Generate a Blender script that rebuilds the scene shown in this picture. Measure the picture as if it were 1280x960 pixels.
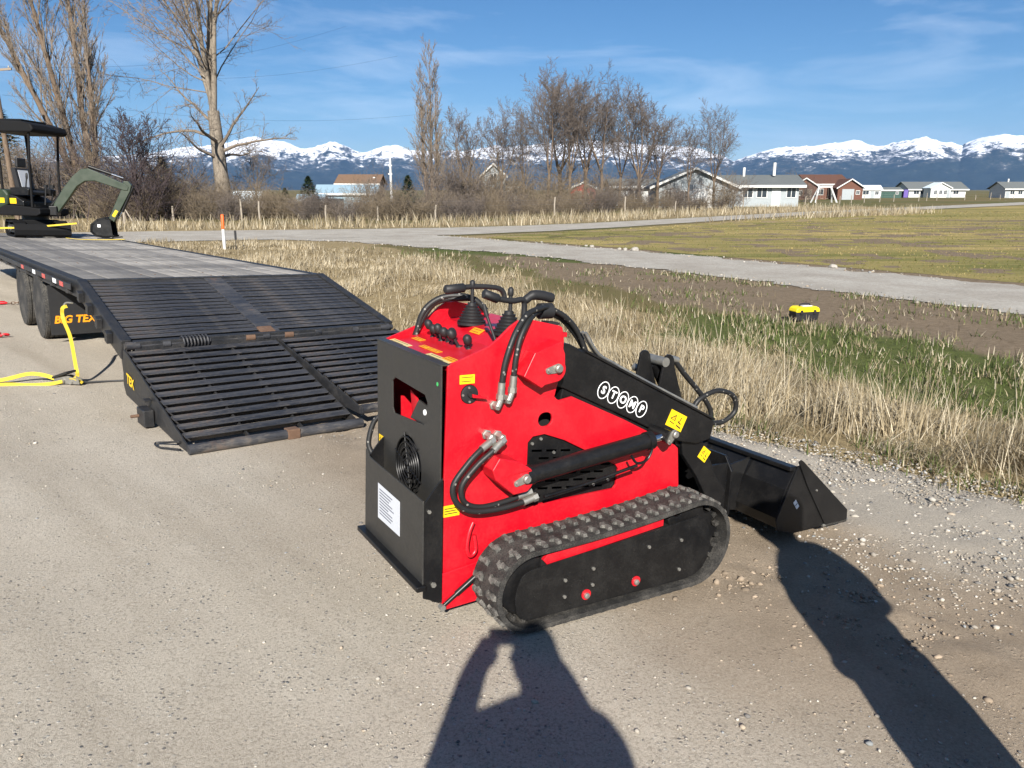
import bpy, bmesh, math, random
import numpy as np
from mathutils import Vector, Matrix
from mathutils.geometry import tessellate_polygon
R = math.radians
for o in list(bpy.data.objects): bpy.data.objects.remove(o)
scn = bpy.context.scene
col = scn.collection
random.seed(7)

# ------------------------------------------------------------------ camera, sky, sun, exposure
CAM_H = 1.70
cam_d = bpy.data.cameras.new('camera'); cam = bpy.data.objects.new('camera', cam_d); col.objects.link(cam)
cam.location = (0, 0, CAM_H); cam.rotation_euler = (R(90 - 14.2), 0, 0)
cam_d.sensor_fit = 'HORIZONTAL'; cam_d.sensor_width = 36; cam_d.lens = 27.0
cam_d.clip_start = 0.02; cam_d.clip_end = 60000
scn.camera = cam

SUN_EL, SHADOW_AZ = 31.8, 0.0           # shadows point almost straight ahead
SUN_STRENGTH, SKY_STRENGTH = 4.8, 0.050
world = bpy.data.worlds.new('World'); scn.world = world; world.use_nodes = True
nt = world.node_tree; nt.nodes.clear()
wo = nt.nodes.new('ShaderNodeOutputWorld'); bg = nt.nodes.new('ShaderNodeBackground')
sky = nt.nodes.new('ShaderNodeTexSky'); sky.sky_type = 'NISHITA'; sky.sun_disc = False
sky.sun_elevation = R(SUN_EL); sky.sun_rotation = R(180 + SHADOW_AZ)
sky.air_density = 1.0; sky.dust_density = 0.1; sky.ozone_density = 5.0; sky.altitude = 900
tc = nt.nodes.new('ShaderNodeTexCoord'); mp = nt.nodes.new('ShaderNodeMapping')
mp.inputs['Scale'].default_value = (1.5, 1.5, 9.0); mp.inputs['Rotation'].default_value = (R(8), R(-6), R(20))
nz = nt.nodes.new('ShaderNodeTexNoise'); nz.inputs['Scale'].default_value = 2.4
nz.inputs['Detail'].default_value = 9; nz.inputs['Roughness'].default_value = 0.58; nz.inputs['Distortion'].default_value = 0.5
rp = nt.nodes.new('ShaderNodeValToRGB'); rp.color_ramp.elements[0].position = 0.47; rp.color_ramp.elements[1].position = 0.88
rp.color_ramp.elements[0].color = (0, 0, 0, 1); rp.color_ramp.elements[1].color = (.44, .44, .44, 1)
mx = nt.nodes.new('ShaderNodeMixRGB'); mx.inputs['Color2'].default_value = (11.0, 12.0, 13.2, 1)
nt.links.new(tc.outputs['Generated'], mp.inputs['Vector']); nt.links.new(mp.outputs['Vector'], nz.inputs['Vector'])
nt.links.new(nz.outputs['Fac'], rp.inputs['Fac']); nt.links.new(rp.outputs['Color'], mx.inputs['Fac'])
hs = nt.nodes.new('ShaderNodeHueSaturation'); hs.inputs['Saturation'].default_value = 1.16; hs.inputs['Value'].default_value = .84
nt.links.new(sky.outputs['Color'], hs.inputs['Color']); nt.links.new(hs.outputs['Color'], mx.inputs['Color1']); nt.links.new(mx.outputs['Color'], bg.inputs['Color'])
bg.inputs['Strength'].default_value = SKY_STRENGTH
nt.links.new(bg.outputs['Background'], wo.inputs['Surface'])

sun_d = bpy.data.lights.new('sun', 'SUN'); sun = bpy.data.objects.new('sun', sun_d); col.objects.link(sun)
sun_d.energy = SUN_STRENGTH; sun_d.angle = R(0.5); sun_d.color = (1.0, 0.95, 0.87)
a = R(SHADOW_AZ); ce = math.cos(R(SUN_EL))
sun.rotation_euler = Vector((math.sin(a) * ce, math.cos(a) * ce, -math.sin(R(SUN_EL)))).to_track_quat('-Z', 'Y').to_euler()
sun.location = (0, -10, 20)
vs = scn.view_settings; vs.view_transform = 'Standard'; vs.look = 'None'; vs.gamma = 1; vs.exposure = 1.08
vs.use_curve_mapping = False
scn.render.engine = 'CYCLES'

# ------------------------------------------------------------------ helpers
def tag(o, label=None, cat=None, group=None, kind=None):
    if label: o['label'] = label
    if cat: o['category'] = cat
    if group: o['group'] = group
    if kind: o['kind'] = kind
    return o
def empty(name, loc=(0, 0, 0), rz=0, mat=None):
    o = bpy.data.objects.new(name, None); col.objects.link(o); o.empty_display_size = .1
    if mat is not None: o.matrix_world = mat
    else: o.location = loc; o.rotation_euler = (0, 0, rz)
    return o
def copy_tree(o, parent=None):
    c = o.copy(); col.objects.link(c)
    if parent: c.parent = parent
    for ch in list(o.children): copy_tree(ch, c)
    return c

class MB:
    def __init__(s): s.v = []; s.f = []
    def add(s, vs, fs):
        o = len(s.v); s.v += [tuple(p) for p in vs]; s.f += [tuple(i + o for i in q) for q in fs]; return s
    def box(s, x0, x1, y0, y1, z0, z1):
        return s.add([(x0,y0,z0),(x1,y0,z0),(x1,y1,z0),(x0,y1,z0),(x0,y0,z1),(x1,y0,z1),(x1,y1,z1),(x0,y1,z1)],
                     [(0,3,2,1),(4,5,6,7),(0,1,5,4),(1,2,6,5),(2,3,7,6),(3,0,4,7)])
    def bar(s, p0, p1, w, h, upv=(0,0,1)):
        p0 = Vector(p0); p1 = Vector(p1); d = (p1 - p0).normalized(); x = d.cross(Vector(upv))
        if x.length < 1e-4: x = d.cross(Vector((0,1,0)))
        x.normalize(); y = x.cross(d)
        q = []
        for p in (p0, p1):
            for a_, b_ in ((-1,-1),(1,-1),(1,1),(-1,1)): q.append(p + x*a_*w/2 + y*b_*h/2)
        return s.add(q, [(0,3,2,1),(4,5,6,7),(0,1,5,4),(1,2,6,5),(2,3,7,6),(3,0,4,7)])
    def plate(s, outer, fn, a, b, holes=()):
        loops = [list(outer)] + [list(h) for h in holes]
        flat = [p for l in loops for p in l]; n = len(flat)
        if holes or len(outer) > 4:
            tris = tessellate_polygon([[Vector((p[0], p[1], 0)) for p in l] for l in loops])
        else: tris = [tuple(range(n))]
        vs_ = [fn(p, a) for p in flat] + [fn(p, b) for p in flat]
        fs = [tuple(t) for t in tris] + [tuple(i + n for i in reversed(t)) for t in tris]
        k = 0
        for l in loops:
            m = len(l)
            for i in range(m): fs.append((k+i, k+(i+1) % m, k+(i+1) % m+n, k+i+n))
            k += m
        return s.add(vs_, fs)
    def tube(s, pts, r, n=8, cap=True, closed=False):
        P = [Vector(p) for p in pts]; m = len(P)
        rr = r if isinstance(r, (list, tuple)) else [r]*m
        T = []
        for i in range(m):
            if closed: d = P[(i+1) % m]-P[i-1]
            else: d = P[min(i+1, m-1)]-P[max(i-1, 0)]
            T.append(d.normalized() if d.length > 1e-9 else Vector((0,0,1)))
        ref = Vector((0,0,1)) if abs(T[0].z) < .9 else Vector((1,0,0))
        x = T[0].cross(ref).normalized(); vs_ = []
        for i in range(m):
            x = x - T[i]*x.dot(T[i])
            if x.length < 1e-6: x = T[i].orthogonal()
            x.normalize(); y = T[i].cross(x)
            for k in range(n):
                a_ = 2*math.pi*k/n; vs_.append(P[i]+(x*math.cos(a_)+y*math.sin(a_))*rr[i])
        fs = []
        for i in range(m if closed else m-1):
            j = (i+1) % m
            for k in range(n): fs.append((i*n+k, i*n+(k+1) % n, j*n+(k+1) % n, j*n+k))
        if cap and not closed: fs += [tuple(reversed(range(n))), tuple(range((m-1)*n, m*n))]
        return s.add(vs_, fs)
    def cyl(s, p0, p1, r, n=16, r1=None): return s.tube([p0, p1], [r, r if r1 is None else r1], n)
    def lathe(s, prof, org, axis, n=24):      # prof: (distance along axis, radius)
        ax = Vector(axis).normalized(); x = ax.orthogonal().normalized(); y = ax.cross(x); o = Vector(org); vs_ = []; m = len(prof)
        for h, r_ in prof:
            for k in range(n):
                a_ = 2*math.pi*k/n; vs_.append(o+ax*h+(x*math.cos(a_)+y*math.sin(a_))*max(r_, 1e-4))
        fs = [(i*n+k, i*n+(k+1) % n, (i+1)*n+(k+1) % n, (i+1)*n+k) for i in range(m-1) for k in range(n)]
        fs += [tuple(reversed(range(n))), tuple(range((m-1)*n, m*n))]
        return s.add(vs_, fs)
    def build(s, name, mat, parent=None, smooth=None, bevel=0, seg=2):
        me = bpy.data.meshes.new(name); me.from_pydata(s.v, [], s.f); me.update()
        bm = bmesh.new(); bm.from_mesh(me); bmesh.ops.recalc_face_normals(bm, faces=bm.faces); bm.to_mesh(me); bm.free()
        if smooth is not None:
            me.polygons.foreach_set('use_smooth', [True]*len(me.polygons)); me.set_sharp_from_angle(angle=R(smooth))
        me.materials.append(mat)
        o = bpy.data.objects.new(name, me); col.objects.link(o)
        if parent is not None: o.parent = parent
        if bevel:
            md = o.modifiers.new('bevel', 'BEVEL'); md.width = bevel; md.segments = seg; md.limit_method = 'ANGLE'; md.angle_limit = R(40)
        return o
SIDE = lambda p, t: (p[0], t, p[1])      # x-z polygon extruded across y
REAR = lambda p, t: (t, p[0], p[1])      # y-z polygon extruded along x
FLAT = lambda p, t: (p[0], p[1], t)
def circ(cx, cy, r, n=20, ry=None): return [(cx+r*math.cos(2*math.pi*k/n), cy+(ry or r)*math.sin(2*math.pi*k/n)) for k in range(n)]
def rrect(x0, x1, y0, y1, r, n=4):
    q = []
    for cx, cy, a0 in ((x1-r, y1-r, 0), (x0+r, y1-r, 90), (x0+r, y0+r, 180), (x1-r, y0+r, 270)):
        for k in range(n+1): a_ = R(a0+90*k/n); q.append((cx+r*math.cos(a_), cy+r*math.sin(a_)))
    return q
def bez(pts, n=8):                       # Catmull-Rom through points
    P = [Vector(p) for p in pts]; out = []
    for i in range(len(P)-1):
        p0 = P[max(i-1, 0)]; p1 = P[i]; p2 = P[i+1]; p3 = P[min(i+2, len(P)-1)]
        for k in range(n):
            t = k/n; out.append(.5*((2*p1)+(p2-p0)*t+(2*p0-5*p1+4*p2-p3)*t*t+(3*p1-p0-3*p2+p3)*t**3))
    out.append(P[-1]); return out
def text(body, size, mat, parent, mtx, depth=.0008, name='lettering', bold=0, shear=0):
    cu = bpy.data.curves.new('lettering', 'FONT'); cu.body = body; cu.size = size; cu.extrude = depth; cu.align_x = 'CENTER'; cu.align_y = 'CENTER'
    cu.offset = bold; cu.shear = shear; cu.resolution_u = 3
    t = bpy.data.objects.new('tmp', cu); col.objects.link(t)
    me = bpy.data.meshes.new_from_object(t.evaluated_get(bpy.context.evaluated_depsgraph_get()))
    bpy.data.objects.remove(t); me.name = name; me.materials.clear(); me.materials.append(mat)
    o = bpy.data.objects.new(name, me); col.objects.link(o); o.parent = parent; o.matrix_local = mtx
    return o
def basis(org, x, y):
    x = Vector(x).normalized(); y = Vector(y); y = (y-x*y.dot(x)).normalized(); z = x.cross(y)
    m = Matrix((x, y, z)).transposed().to_4x4(); m.translation = Vector(org); return m

# numpy value noise
def _h(ix, iy, seed):
    n = (ix.astype(np.int64)*374761393 + iy.astype(np.int64)*668265263 + seed*1442695041) & 0x7fffffff
    n = ((n ^ (n >> 13))*1274126177) & 0x7fffffff
    return ((n ^ (n >> 16)) & 0xffff)/65535.0
def vnoise(x, y, seed=0):
    x = np.asarray(x, float); y = np.asarray(y, float)
    ix = np.floor(x); iy = np.floor(y); fx = x-ix; fy = y-iy; fx = fx*fx*(3-2*fx); fy = fy*fy*(3-2*fy)
    a_ = _h(ix, iy, seed); b_ = _h(ix+1, iy, seed); c_ = _h(ix, iy+1, seed); d_ = _h(ix+1, iy+1, seed)
    return (a_*(1-fx)+b_*fx)*(1-fy)+(c_*(1-fx)+d_*fx)*fy
def fbm(x, y, oct=4, seed=0, gain=.5):
    s = 0; a_ = 1; t = 0
    for k in range(oct): s = s+a_*vnoise(x*2**k, y*2**k, seed+k*17); t += a_; a_ *= gain
    return s/t
def sstep(a_, b_, x): t = np.clip((x-a_)/(b_-a_), 0, 1); return t*t*(3-2*t)
def np_mesh(name, verts, faces, mat, colors=None, smooth=False, parent=None):
    me = bpy.data.meshes.new(name); nv = len(verts); nf, k = faces.shape
    me.vertices.add(nv); me.vertices.foreach_set('co', np.asarray(verts, np.float32).ravel())
    me.loops.add(nf*k); me.loops.foreach_set('vertex_index', faces.astype(np.int32).ravel())
    me.polygons.add(nf); me.polygons.foreach_set('loop_start', np.arange(0, nf*k, k, dtype=np.int32))
    if smooth: me.polygons.foreach_set('use_smooth', np.ones(nf, bool))
    if colors is not None:
        ca = me.color_attributes.new('Col', 'FLOAT_COLOR', 'POINT')
        c4 = np.ones((nv, 4), np.float32); c4[:, :3] = colors; ca.data.foreach_set('color', c4.ravel())
    me.update(calc_edges=True); me.validate(); me.materials.append(mat)
    o = bpy.data.objects.new(name, me); col.objects.link(o)
    if parent: o.parent = parent
    return o
def grid_faces(nu, nv):
    i = np.arange((nu-1)*(nv-1)); r_ = i//(nv-1); c_ = i % (nv-1); b_ = r_*nv+c_
    return np.stack([b_, b_+1, b_+nv+1, b_+nv], 1)

# ------------------------------------------------------------------ materials
class NT:
    def __init__(s, name):
        s.m = bpy.data.materials.new(name); s.m.use_nodes = True; s.t = s.m.node_tree; s.b = s.t.nodes['Principled BSDF']
        s.co = s.n('ShaderNodeTexCoord').outputs['Object']
    def n(s, ty, **k):
        q = s.t.nodes.new(ty)
        for a_, b_ in k.items(): setattr(q, a_, b_)
        return q
    def l(s, a_, b_): s.t.links.new(a_, b_)
    def noise(s, scale, detail=4, rough=.55, vec=None, dist=0, stretch=None):
        q = s.n('ShaderNodeTexNoise'); q.inputs['Scale'].default_value = scale; q.inputs['Detail'].default_value = detail
        q.inputs['Roughness'].default_value = rough; q.inputs['Distortion'].default_value = dist
        v = vec or s.co
        if stretch:
            m_ = s.n('ShaderNodeMapping'); m_.inputs['Scale'].default_value = stretch; s.l(v, m_.inputs['Vector']); v = m_.outputs['Vector']
        s.l(v, q.inputs['Vector']); return q.outputs['Fac']
    def voro(s, scale, feature='F1', vec=None, out='Distance'):
        q = s.n('ShaderNodeTexVoronoi'); q.feature = feature; q.inputs['Scale'].default_value = scale; s.l(vec or s.co, q.inputs['Vector']); return q.outputs[out]
    def ramp(s, fac, *st):
        q = s.n('ShaderNodeValToRGB'); e = q.color_ramp.elements
        while len(e) < len(st): e.new(.5)
        for k, (p, c) in enumerate(st):
            e[k].position = p; e[k].color = (c, c, c, 1) if isinstance(c, (int, float)) else (*c, 1)
        s.l(fac, q.inputs['Fac']); return q.outputs['Color']
    def mix(s, fac, c1, c2, mode='MIX'):
        q = s.n('ShaderNodeMixRGB', blend_type=mode)
        for i, v in ((0, fac), (1, c1), (2, c2)):
            if isinstance(v, (int, float)): q.inputs[i].default_value = v if i == 0 else (v, v, v, 1)
            elif isinstance(v, tuple): q.inputs[i].default_value = (*v, 1)
            else: s.l(v, q.inputs[i])
        return q.outputs['Color']
    def math(s, op, a_, b_=0.0):
        q = s.n('ShaderNodeMath', operation=op)
        for i, v in ((0, a_), (1, b_)):
            if isinstance(v, (int, float)): q.inputs[i].default_value = v
            else: s.l(v, q.inputs[i])
        return q.outputs[0]
    def bump(s, h, strength=.3, dist=.01):
        q = s.n('ShaderNodeBump'); q.inputs['Strength'].default_value = strength; q.inputs['Distance'].default_value = dist
        s.l(h, q.inputs['Height']); s.l(q.outputs['Normal'], s.b.inputs['Normal'])
    def out(s, c=None, rough=None, metal=None, spec=None, coat=None):
        for k, v in (('Base Color', c), ('Roughness', rough), ('Metallic', metal), ('Specular IOR Level', spec), ('Coat Weight', coat)):
            if v is None: continue
            if isinstance(v, (int, float)): s.b.inputs[k].default_value = v
            elif isinstance(v, tuple): s.b.inputs[k].default_value = (*v, 1)
            else: s.l(v, s.b.inputs[k])
        return s.m
def paint(name, c, rough=.35, dust=.25, speck=None, dustc=(.34, .29, .23), coat=0, spec=.5, scale=9, bump=.0, metal=0):
    q = NT(name); n1 = q.noise(scale, 6, .65); n2 = q.noise(scale*13, 3, .6)
    d = q.mix(.5, n1, n2); d = q.ramp(d, (.46, 0.), (.72, dust))
    sp = q.ramp(q.voro(scale*9), (.04, min(1, dust*2.2) if speck is None else speck), (.10, 0.))
    sel = q.ramp(q.noise(scale*1.3, 2), (.5, 0.), (.62, 1.))
    d = q.mix(1., d, q.mix(1., sp, sel, 'MULTIPLY'), 'LIGHTEN')
    var = tuple(min(1, x*1.06+.001) for x in c)
    base = q.mix(q.ramp(n1, (.35, 0.), (.65, 1.)), c, var)
    if bump: q.bump(n2, bump, .004)
    rr = q.ramp(n1, (.3, rough*.85), (.7, min(1, rough*1.25)))
    return q.out(q.mix(d, base, dustc), rr, metal, spec, coat)
def flat(name, c, rough=.6, var=.15, scale=6, bump=.1, metal=0., stretch=None, bscale=60, spec=.4):
    q = NT(name); n1 = q.noise(scale, 5, .6, stretch=stretch); n2 = q.noise(bscale, 4, .6, stretch=stretch)
    lo = tuple(x*(1-var) for x in c); hi = tuple(min(1, x*(1+var)) for x in c)
    if bump: q.bump(n2, bump, .004)
    return q.out(q.mix(q.ramp(q.mix(.4, n1, n2), (.3, 0.), (.7, 1.)), lo, hi), rough, metal, spec)
def attr_mat(name, rough=.85, trans=0., spec=.2):
    q = NT(name); at = q.n('ShaderNodeAttribute'); at.attribute_name = 'Col'
    m = q.out(at.outputs['Color'], rough, 0., spec)
    if trans:
        tr = q.n('ShaderNodeBsdfTranslucent'); ms = q.n('ShaderNodeMixShader'); ms.inputs[0].default_value = trans
        q.l(at.outputs['Color'], tr.inputs['Color']); q.l(q.b.outputs[0], ms.inputs[1]); q.l(tr.outputs[0], ms.inputs[2])
        q.l(ms.outputs[0], q.t.nodes['Material Output'].inputs['Surface'])
    return m
M = {}
M['red'] = paint('red_paint', (.47, .003, .012), .36, .045, .25, coat=.10, scale=8)
M['black'] = paint('black_paint', (.006, .006, .0065), .36, .028, scale=9, spec=.32)
M['blacksat'] = paint('satin_black_sheet', (.026, .025, .023), .46, .06, scale=6, bump=.05)
M['rubber'] = paint('track_rubber', (.020, .0195, .0185), .70, .42, dustc=(.22, .20, .175), scale=14, bump=.35, spec=.3)
M['lug'] = paint('track_lug_dusty', (.05, .048, .044), .75, .9, dustc=(.34, .32, .285), scale=40, bump=.3, spec=.25)
M['plastic'] = flat('black_plastic', (.016, .016, .017), .55, .2, 20, .05)
M['hose'] = flat('hose_rubber', (.015, .015, .015), .5, .2, 40, .15, stretch=(1, 1, 1))
M['hosemark'] = flat('hose_lettering', (.32, .31, .28), .6, .2, 30, 0)
M['steel'] = paint('zinc_steel', (.34, .33, .30), .5, .2, metal=.8, scale=30)
M['chrome'] = flat('chrome_rod', (.75, .75, .76), .12, .03, 10, 0, metal=1.)
M['yellow'] = flat('sticker_yellow', (.82, .52, .01), .4, .05, 20, 0)
M['orange'] = flat('sticker_orange', (.80, .30, .012), .4, .06, 20, 0)
M['cream'] = flat('sticker_pale', (.62, .52, .22), .35, .08, 20, 0)
M['ink'] = flat('printed_ink', (.02, .018, .015), .5, .1, 20, 0)
M['white'] = flat('white_print', (.80, .80, .80), .5, .04, 15, 0)
M['paper'] = flat('white_paper', (.58, .60, .64), .6, .03, 8, .05)
M['greyink'] = flat('paper_print', (.12, .13, .17), .6, .1, 8, 0)
M['green_dot'] = flat('green_sticker', (.05, .45, .12), .5, .1, 8, 0)
M['dark'] = flat('dark_interior', (.006, .006, .006), .8, .2, 8, 0)
M['trailer'] = paint('trailer_black_steel', (.012, .0125, .014), .50, .22, dustc=(.15, .13, .11), scale=8, bump=.25)
M['ramp'] = paint('ramp_scuffed_steel', (.014, .0145, .018), .45, .45, dustc=(.15, .135, .125), scale=7, bump=.3)
def ramp_mat():
    q = NT('ramp_scuffed_steel'); info = q.n('ShaderNodeObjectInfo'); s1 = q.noise(5, 6, .7, stretch=(4, .7, 4)); s2 = q.noise(26, 5, .7, stretch=(2, .5, 2)); s3 = q.noise(2.2, 5, .65)
    c = q.mix(q.ramp(s1, (.40, 0.), (.66, .8)), (.011, .012, .015), (.060, .060, .066)); c = q.mix(q.ramp(q.mix(.5, s2, s3), (.50, 0.), (.62, .75)), c, (.135, .118, .10))
    c = q.mix(q.math('MULTIPLY', info.outputs['Random'], .45), c, (.045, .046, .052)); c = q.mix(q.ramp(s3, (.60, 0.), (.70, .55)), c, (.115, .058, .032)); q.bump(s2, .45, .006)
    return q.out(c, q.ramp(s1, (.3, .38), (.7, .7)), 0., .45)
M['ramp'] = ramp_mat()
M['rust'] = paint('rusty_steel', (.10, .055, .033), .8, .55, dustc=(.22, .14, .09), scale=20, bump=.5)
M['tyre'] = paint('tyre_rubber', (.028, .028, .028), .8, .6, dustc=(.22, .20, .17), scale=6, bump=.2, spec=.25)
M['rim'] = paint('wheel_rim', (.30, .30, .31), .45, .5, dustc=(.25, .22, .19), scale=9)
M['redlens'] = flat('red_lens', (.55, .02, .02), .2, .1, 10, 0)
M['strap'] = flat('yellow_webbing', (.60, .44, .035), .75, .14, 5, .25, stretch=(1, 30, 1))
M['exgreen'] = paint('olive_green_paint', (.018, .031, .015), .42, .05, scale=6)
M['blackdust'] = paint('dusty_black_paint', (.006, .006, .0065), .36, .03, .55, dustc=(.42, .39, .34), scale=13, spec=.32)
M['matte'] = flat('matte_black', (.006, .006, .0065), .7, .2, 10, .1, spec=.2)
M['gum'] = flat('gum', (.5, .5, .5), .5)

# hose with lettering bands, along-length pattern
def hose_mat():
    q = NT('braided_hose'); v = q.voro(38); s_ = q.ramp(v, (.14, 1.), (.2, 0.)); n1 = q.noise(300, 2)
    q.bump(n1, .25, .002)
    return q.out(q.mix(q.mix(1., s_, .45, 'MULTIPLY'), (.014, .014, .014), (.40, .38, .34)), .5, 0., .4)
M['hose'] = hose_mat()
def plank_mat(name, dark):
    q = NT(name); info = q.n('ShaderNodeObjectInfo')
    g1 = q.noise(3, 6, .6, stretch=(.5, 12, 12)); g2 = q.noise(1.1, 5, .6); g3 = q.noise(40, 4, .6, stretch=(.12, 3, 3))
    c = q.mix(q.ramp(g1, (.3, 0.), (.7, 1.)), (.27*dark, .25*dark, .225*dark), (.47*dark, .44*dark, .40*dark))
    c = q.mix(q.ramp(g2, (.44, 0.), (.60, .8)), c, (.14*dark, .133*dark, .128*dark))
    c = q.mix(q.math('MULTIPLY', q.math('POWER', info.outputs['Random'], 1.6), .85), c, (.10*dark, .098*dark, .10*dark))
    q.bump(g3, .5, .006); return q.out(c, .85, 0., .25)
M['plank'] = plank_mat('weathered_planks', .92)

def road_mat():
    q = NT('packed_gravel')
    mpr = q.n('ShaderNodeMapping'); mpr.inputs['Rotation'].default_value = (0, 0, R(-44)); q.l(q.co, mpr.inputs['Vector']); big = q.noise(.55, 6, .6); streak = q.noise(1.5, 5, .6, vec=mpr.outputs['Vector'], stretch=(1., .12, 1.)); mid = q.noise(3.2, 6, .65); fine = q.noise(95, 4, .7); grain = q.noise(420, 2, .7)
    c = q.mix(q.ramp(big, (.32, 0.), (.68, 1.)), (.55, .485, .39), (.64, .575, .475))
    c = q.mix(q.ramp(streak, (.34, .75), (.50, 0.)), c, (.41, .35, .272)); c = q.mix(q.ramp(streak, (.52, 0.), (.68, .7)), c, (.70, .63, .525))
    c = q.mix(q.ramp(mid, (.35, 0.), (.72, .45)), c, (.49, .42, .33))
    c = q.mix(q.ramp(fine, (.36, .70), (.52, 0.)), c, (.275, .238, .190))
    c = q.mix(q.ramp(fine, (.55, 0.), (.74, .6)), c, (.60, .565, .50))
    c = q.mix(q.ramp(grain, (.38, .55), (.50, 0.)), c, (.18, .158, .128)); c = q.mix(q.ramp(grain, (.56, 0.), (.68, .5)), c, (.66, .62, .55))
    v1 = q.voro(46, out='Distance'); vc = q.voro(46, out='Color')
    st = q.ramp(v1, (.20, 1.), (.30, 0.)); sel = q.ramp(q.noise(5, 4, .6), (.40, 0.), (.58, 1.))
    sx = q.n('ShaderNodeSeparateColor'); q.l(vc, sx.inputs[0])
    sel2 = q.ramp(sx.outputs[0], (.42, 0.), (.47, 1.)); stm = q.mix(1., q.mix(1., st, sel, 'MULTIPLY'), sel2, 'MULTIPLY')
    stc = q.ramp(sx.outputs[1], (.0, (.13, .13, .13)), (.45, (.25, .235, .215)), (.7, (.42, .395, .35)), (1., (.55, .53, .49)))
    c = q.mix(stm, c, stc)
    # browner loose dirt belt, from a real attribute of the surface
    at = q.n('ShaderNodeAttribute'); at.attribute_name = 'Col'; sp = q.n('ShaderNodeSeparateColor'); q.l(at.outputs['Color'], sp.inputs[0])
    dirt = q.mix(q.ramp(q.mix(.5, mid, fine), (.35, 0.), (.65, 1.)), (.22, .17, .118), (.40, .32, .235))
    c = q.mix(sp.outputs[0], c, dirt)
    loose = q.mix(q.ramp(q.mix(.5, fine, grain), (.35, 0.), (.65, 1.)), (.25, .22, .18), (.52, .47, .395))
    c = q.mix(sp.outputs[1], c, loose)
    h = q.mix(.5, q.mix(.6, fine, grain), q.mix(1., stm, .8, 'MULTIPLY'), 'ADD')
    q.bump(h, .9, .012); return q.out(c, .92, 0., .15)
M['road'] = road_mat()
def ground_mat():
    q = NT('verge_ground'); at = q.n('ShaderNodeAttribute'); at.attribute_name = 'Col'
    sp = q.n('ShaderNodeSeparateColor'); q.l(at.outputs['Color'], sp.inputs[0])
    n1 = q.noise(1.3, 6, .65); n2 = q.noise(14, 5, .65); n3 = q.noise(70, 3, .7)
    f = q.ramp(q.mix(.5, n2, n3), (.34, 0.), (.66, 1.))
    base = q.mix(q.ramp(q.noise(.04, 5, .6), (.4, 0.), (.6, 1.)), (.16, .125, .06), (.10, .10, .038))
    straw = q.mix(f, (.14, .105, .058), (.40, .315, .175))
    green = q.mix(f, (.045, .055, .018), (.125, .145, .045))
    dirt = q.mix(f, (.115, .086, .056), (.265, .205, .143))
    def sharp(v): return q.ramp(q.math('ADD', v, q.math('MULTIPLY', q.math('SUBTRACT', n2, .5), .9)), (.38, 0.), (.62, 1.))
    c = q.mix(sharp(sp.outputs[2]), base, dirt); c = q.mix(sharp(sp.outputs[1]), c, green); c = q.mix(sharp(sp.outputs[0]), c, straw)
    q.bump(q.mix(.5, n2, n3), .8, .05); return q.out(c, .95, 0., .1)
M['ground'] = ground_mat()
def lane_mat():
    q = NT('pale_gravel'); n1 = q.noise(.8, 5, .6); n2 = q.noise(14, 5, .7); n3 = q.noise(90, 2, .7)
    c = q.mix(q.ramp(n1, (.35, 0.), (.65, 1.)), (.33, .30, .26), (.43, .405, .36))
    c = q.mix(q.ramp(q.mix(.5, n2, n3), (.38, .6), (.55, 0.)), c, (.18, .165, .14)); q.bump(q.mix(.5, n2, n3), .6, .03)
    return q.out(c, .95, 0., .1)
M['lane'] = lane_mat()
def field_mat():
    q = NT('mown_field'); n1 = q.noise(.05, 5, .6, stretch=(1, 3.5, 1)); n2 = q.noise(.5, 6, .7, stretch=(.25, 1.6, 1)); n3 = q.noise(18, 4, .7)
    c = q.mix(q.ramp(q.mix(.55, n1, n2), (.40, 0.), (.58, 1.)), (.150, .150, .045), (.37, .285, .12))
    c = q.mix(q.ramp(n3, (.35, .4), (.55, 0.)), c, (.13, .11, .05)); q.bump(n3, .7, .06)
    return q.out(c, .95, 0., .1)
M['field'] = field_mat()
M['blade'] = attr_mat('grass_blades', .8, .25)
M['stone'] = attr_mat('pebbles', .9)
def bark(name, c1, c2, scale=5):
    q = NT(name); n1 = q.noise(scale, 5, .65, stretch=(2, 2, .6)); n2 = q.noise(scale*6, 4, .7, stretch=(2, 2, .5))
    q.bump(n2, .7, .03); return q.out(q.mix(q.ramp(q.mix(.5, n1, n2), (.35, 0.), (.65, 1.)), c1, c2), .9, 0., .15)
M['bark_pale'] = bark('pale_bark', (.12, .098, .075), (.32, .275, .22))
M['bark_brown'] = bark('brown_bark', (.085, .06, .042), (.22, .165, .12))
M['twig_pale'] = bark('pale_twigs', (.135, .108, .085), (.26, .215, .17))
M['twig_brown'] = bark('brown_twigs', (.080, .067, .060), (.17, .14, .12))
M['twig_dark'] = bark('dark_twigs', (.040, .032, .034), (.085, .065, .065))
M['brush'] = bark('brush_twigs', (.11, .085, .06), (.23, .185, .13))
M['needle'] = attr_mat('evergreen_needles', .8)
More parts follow.
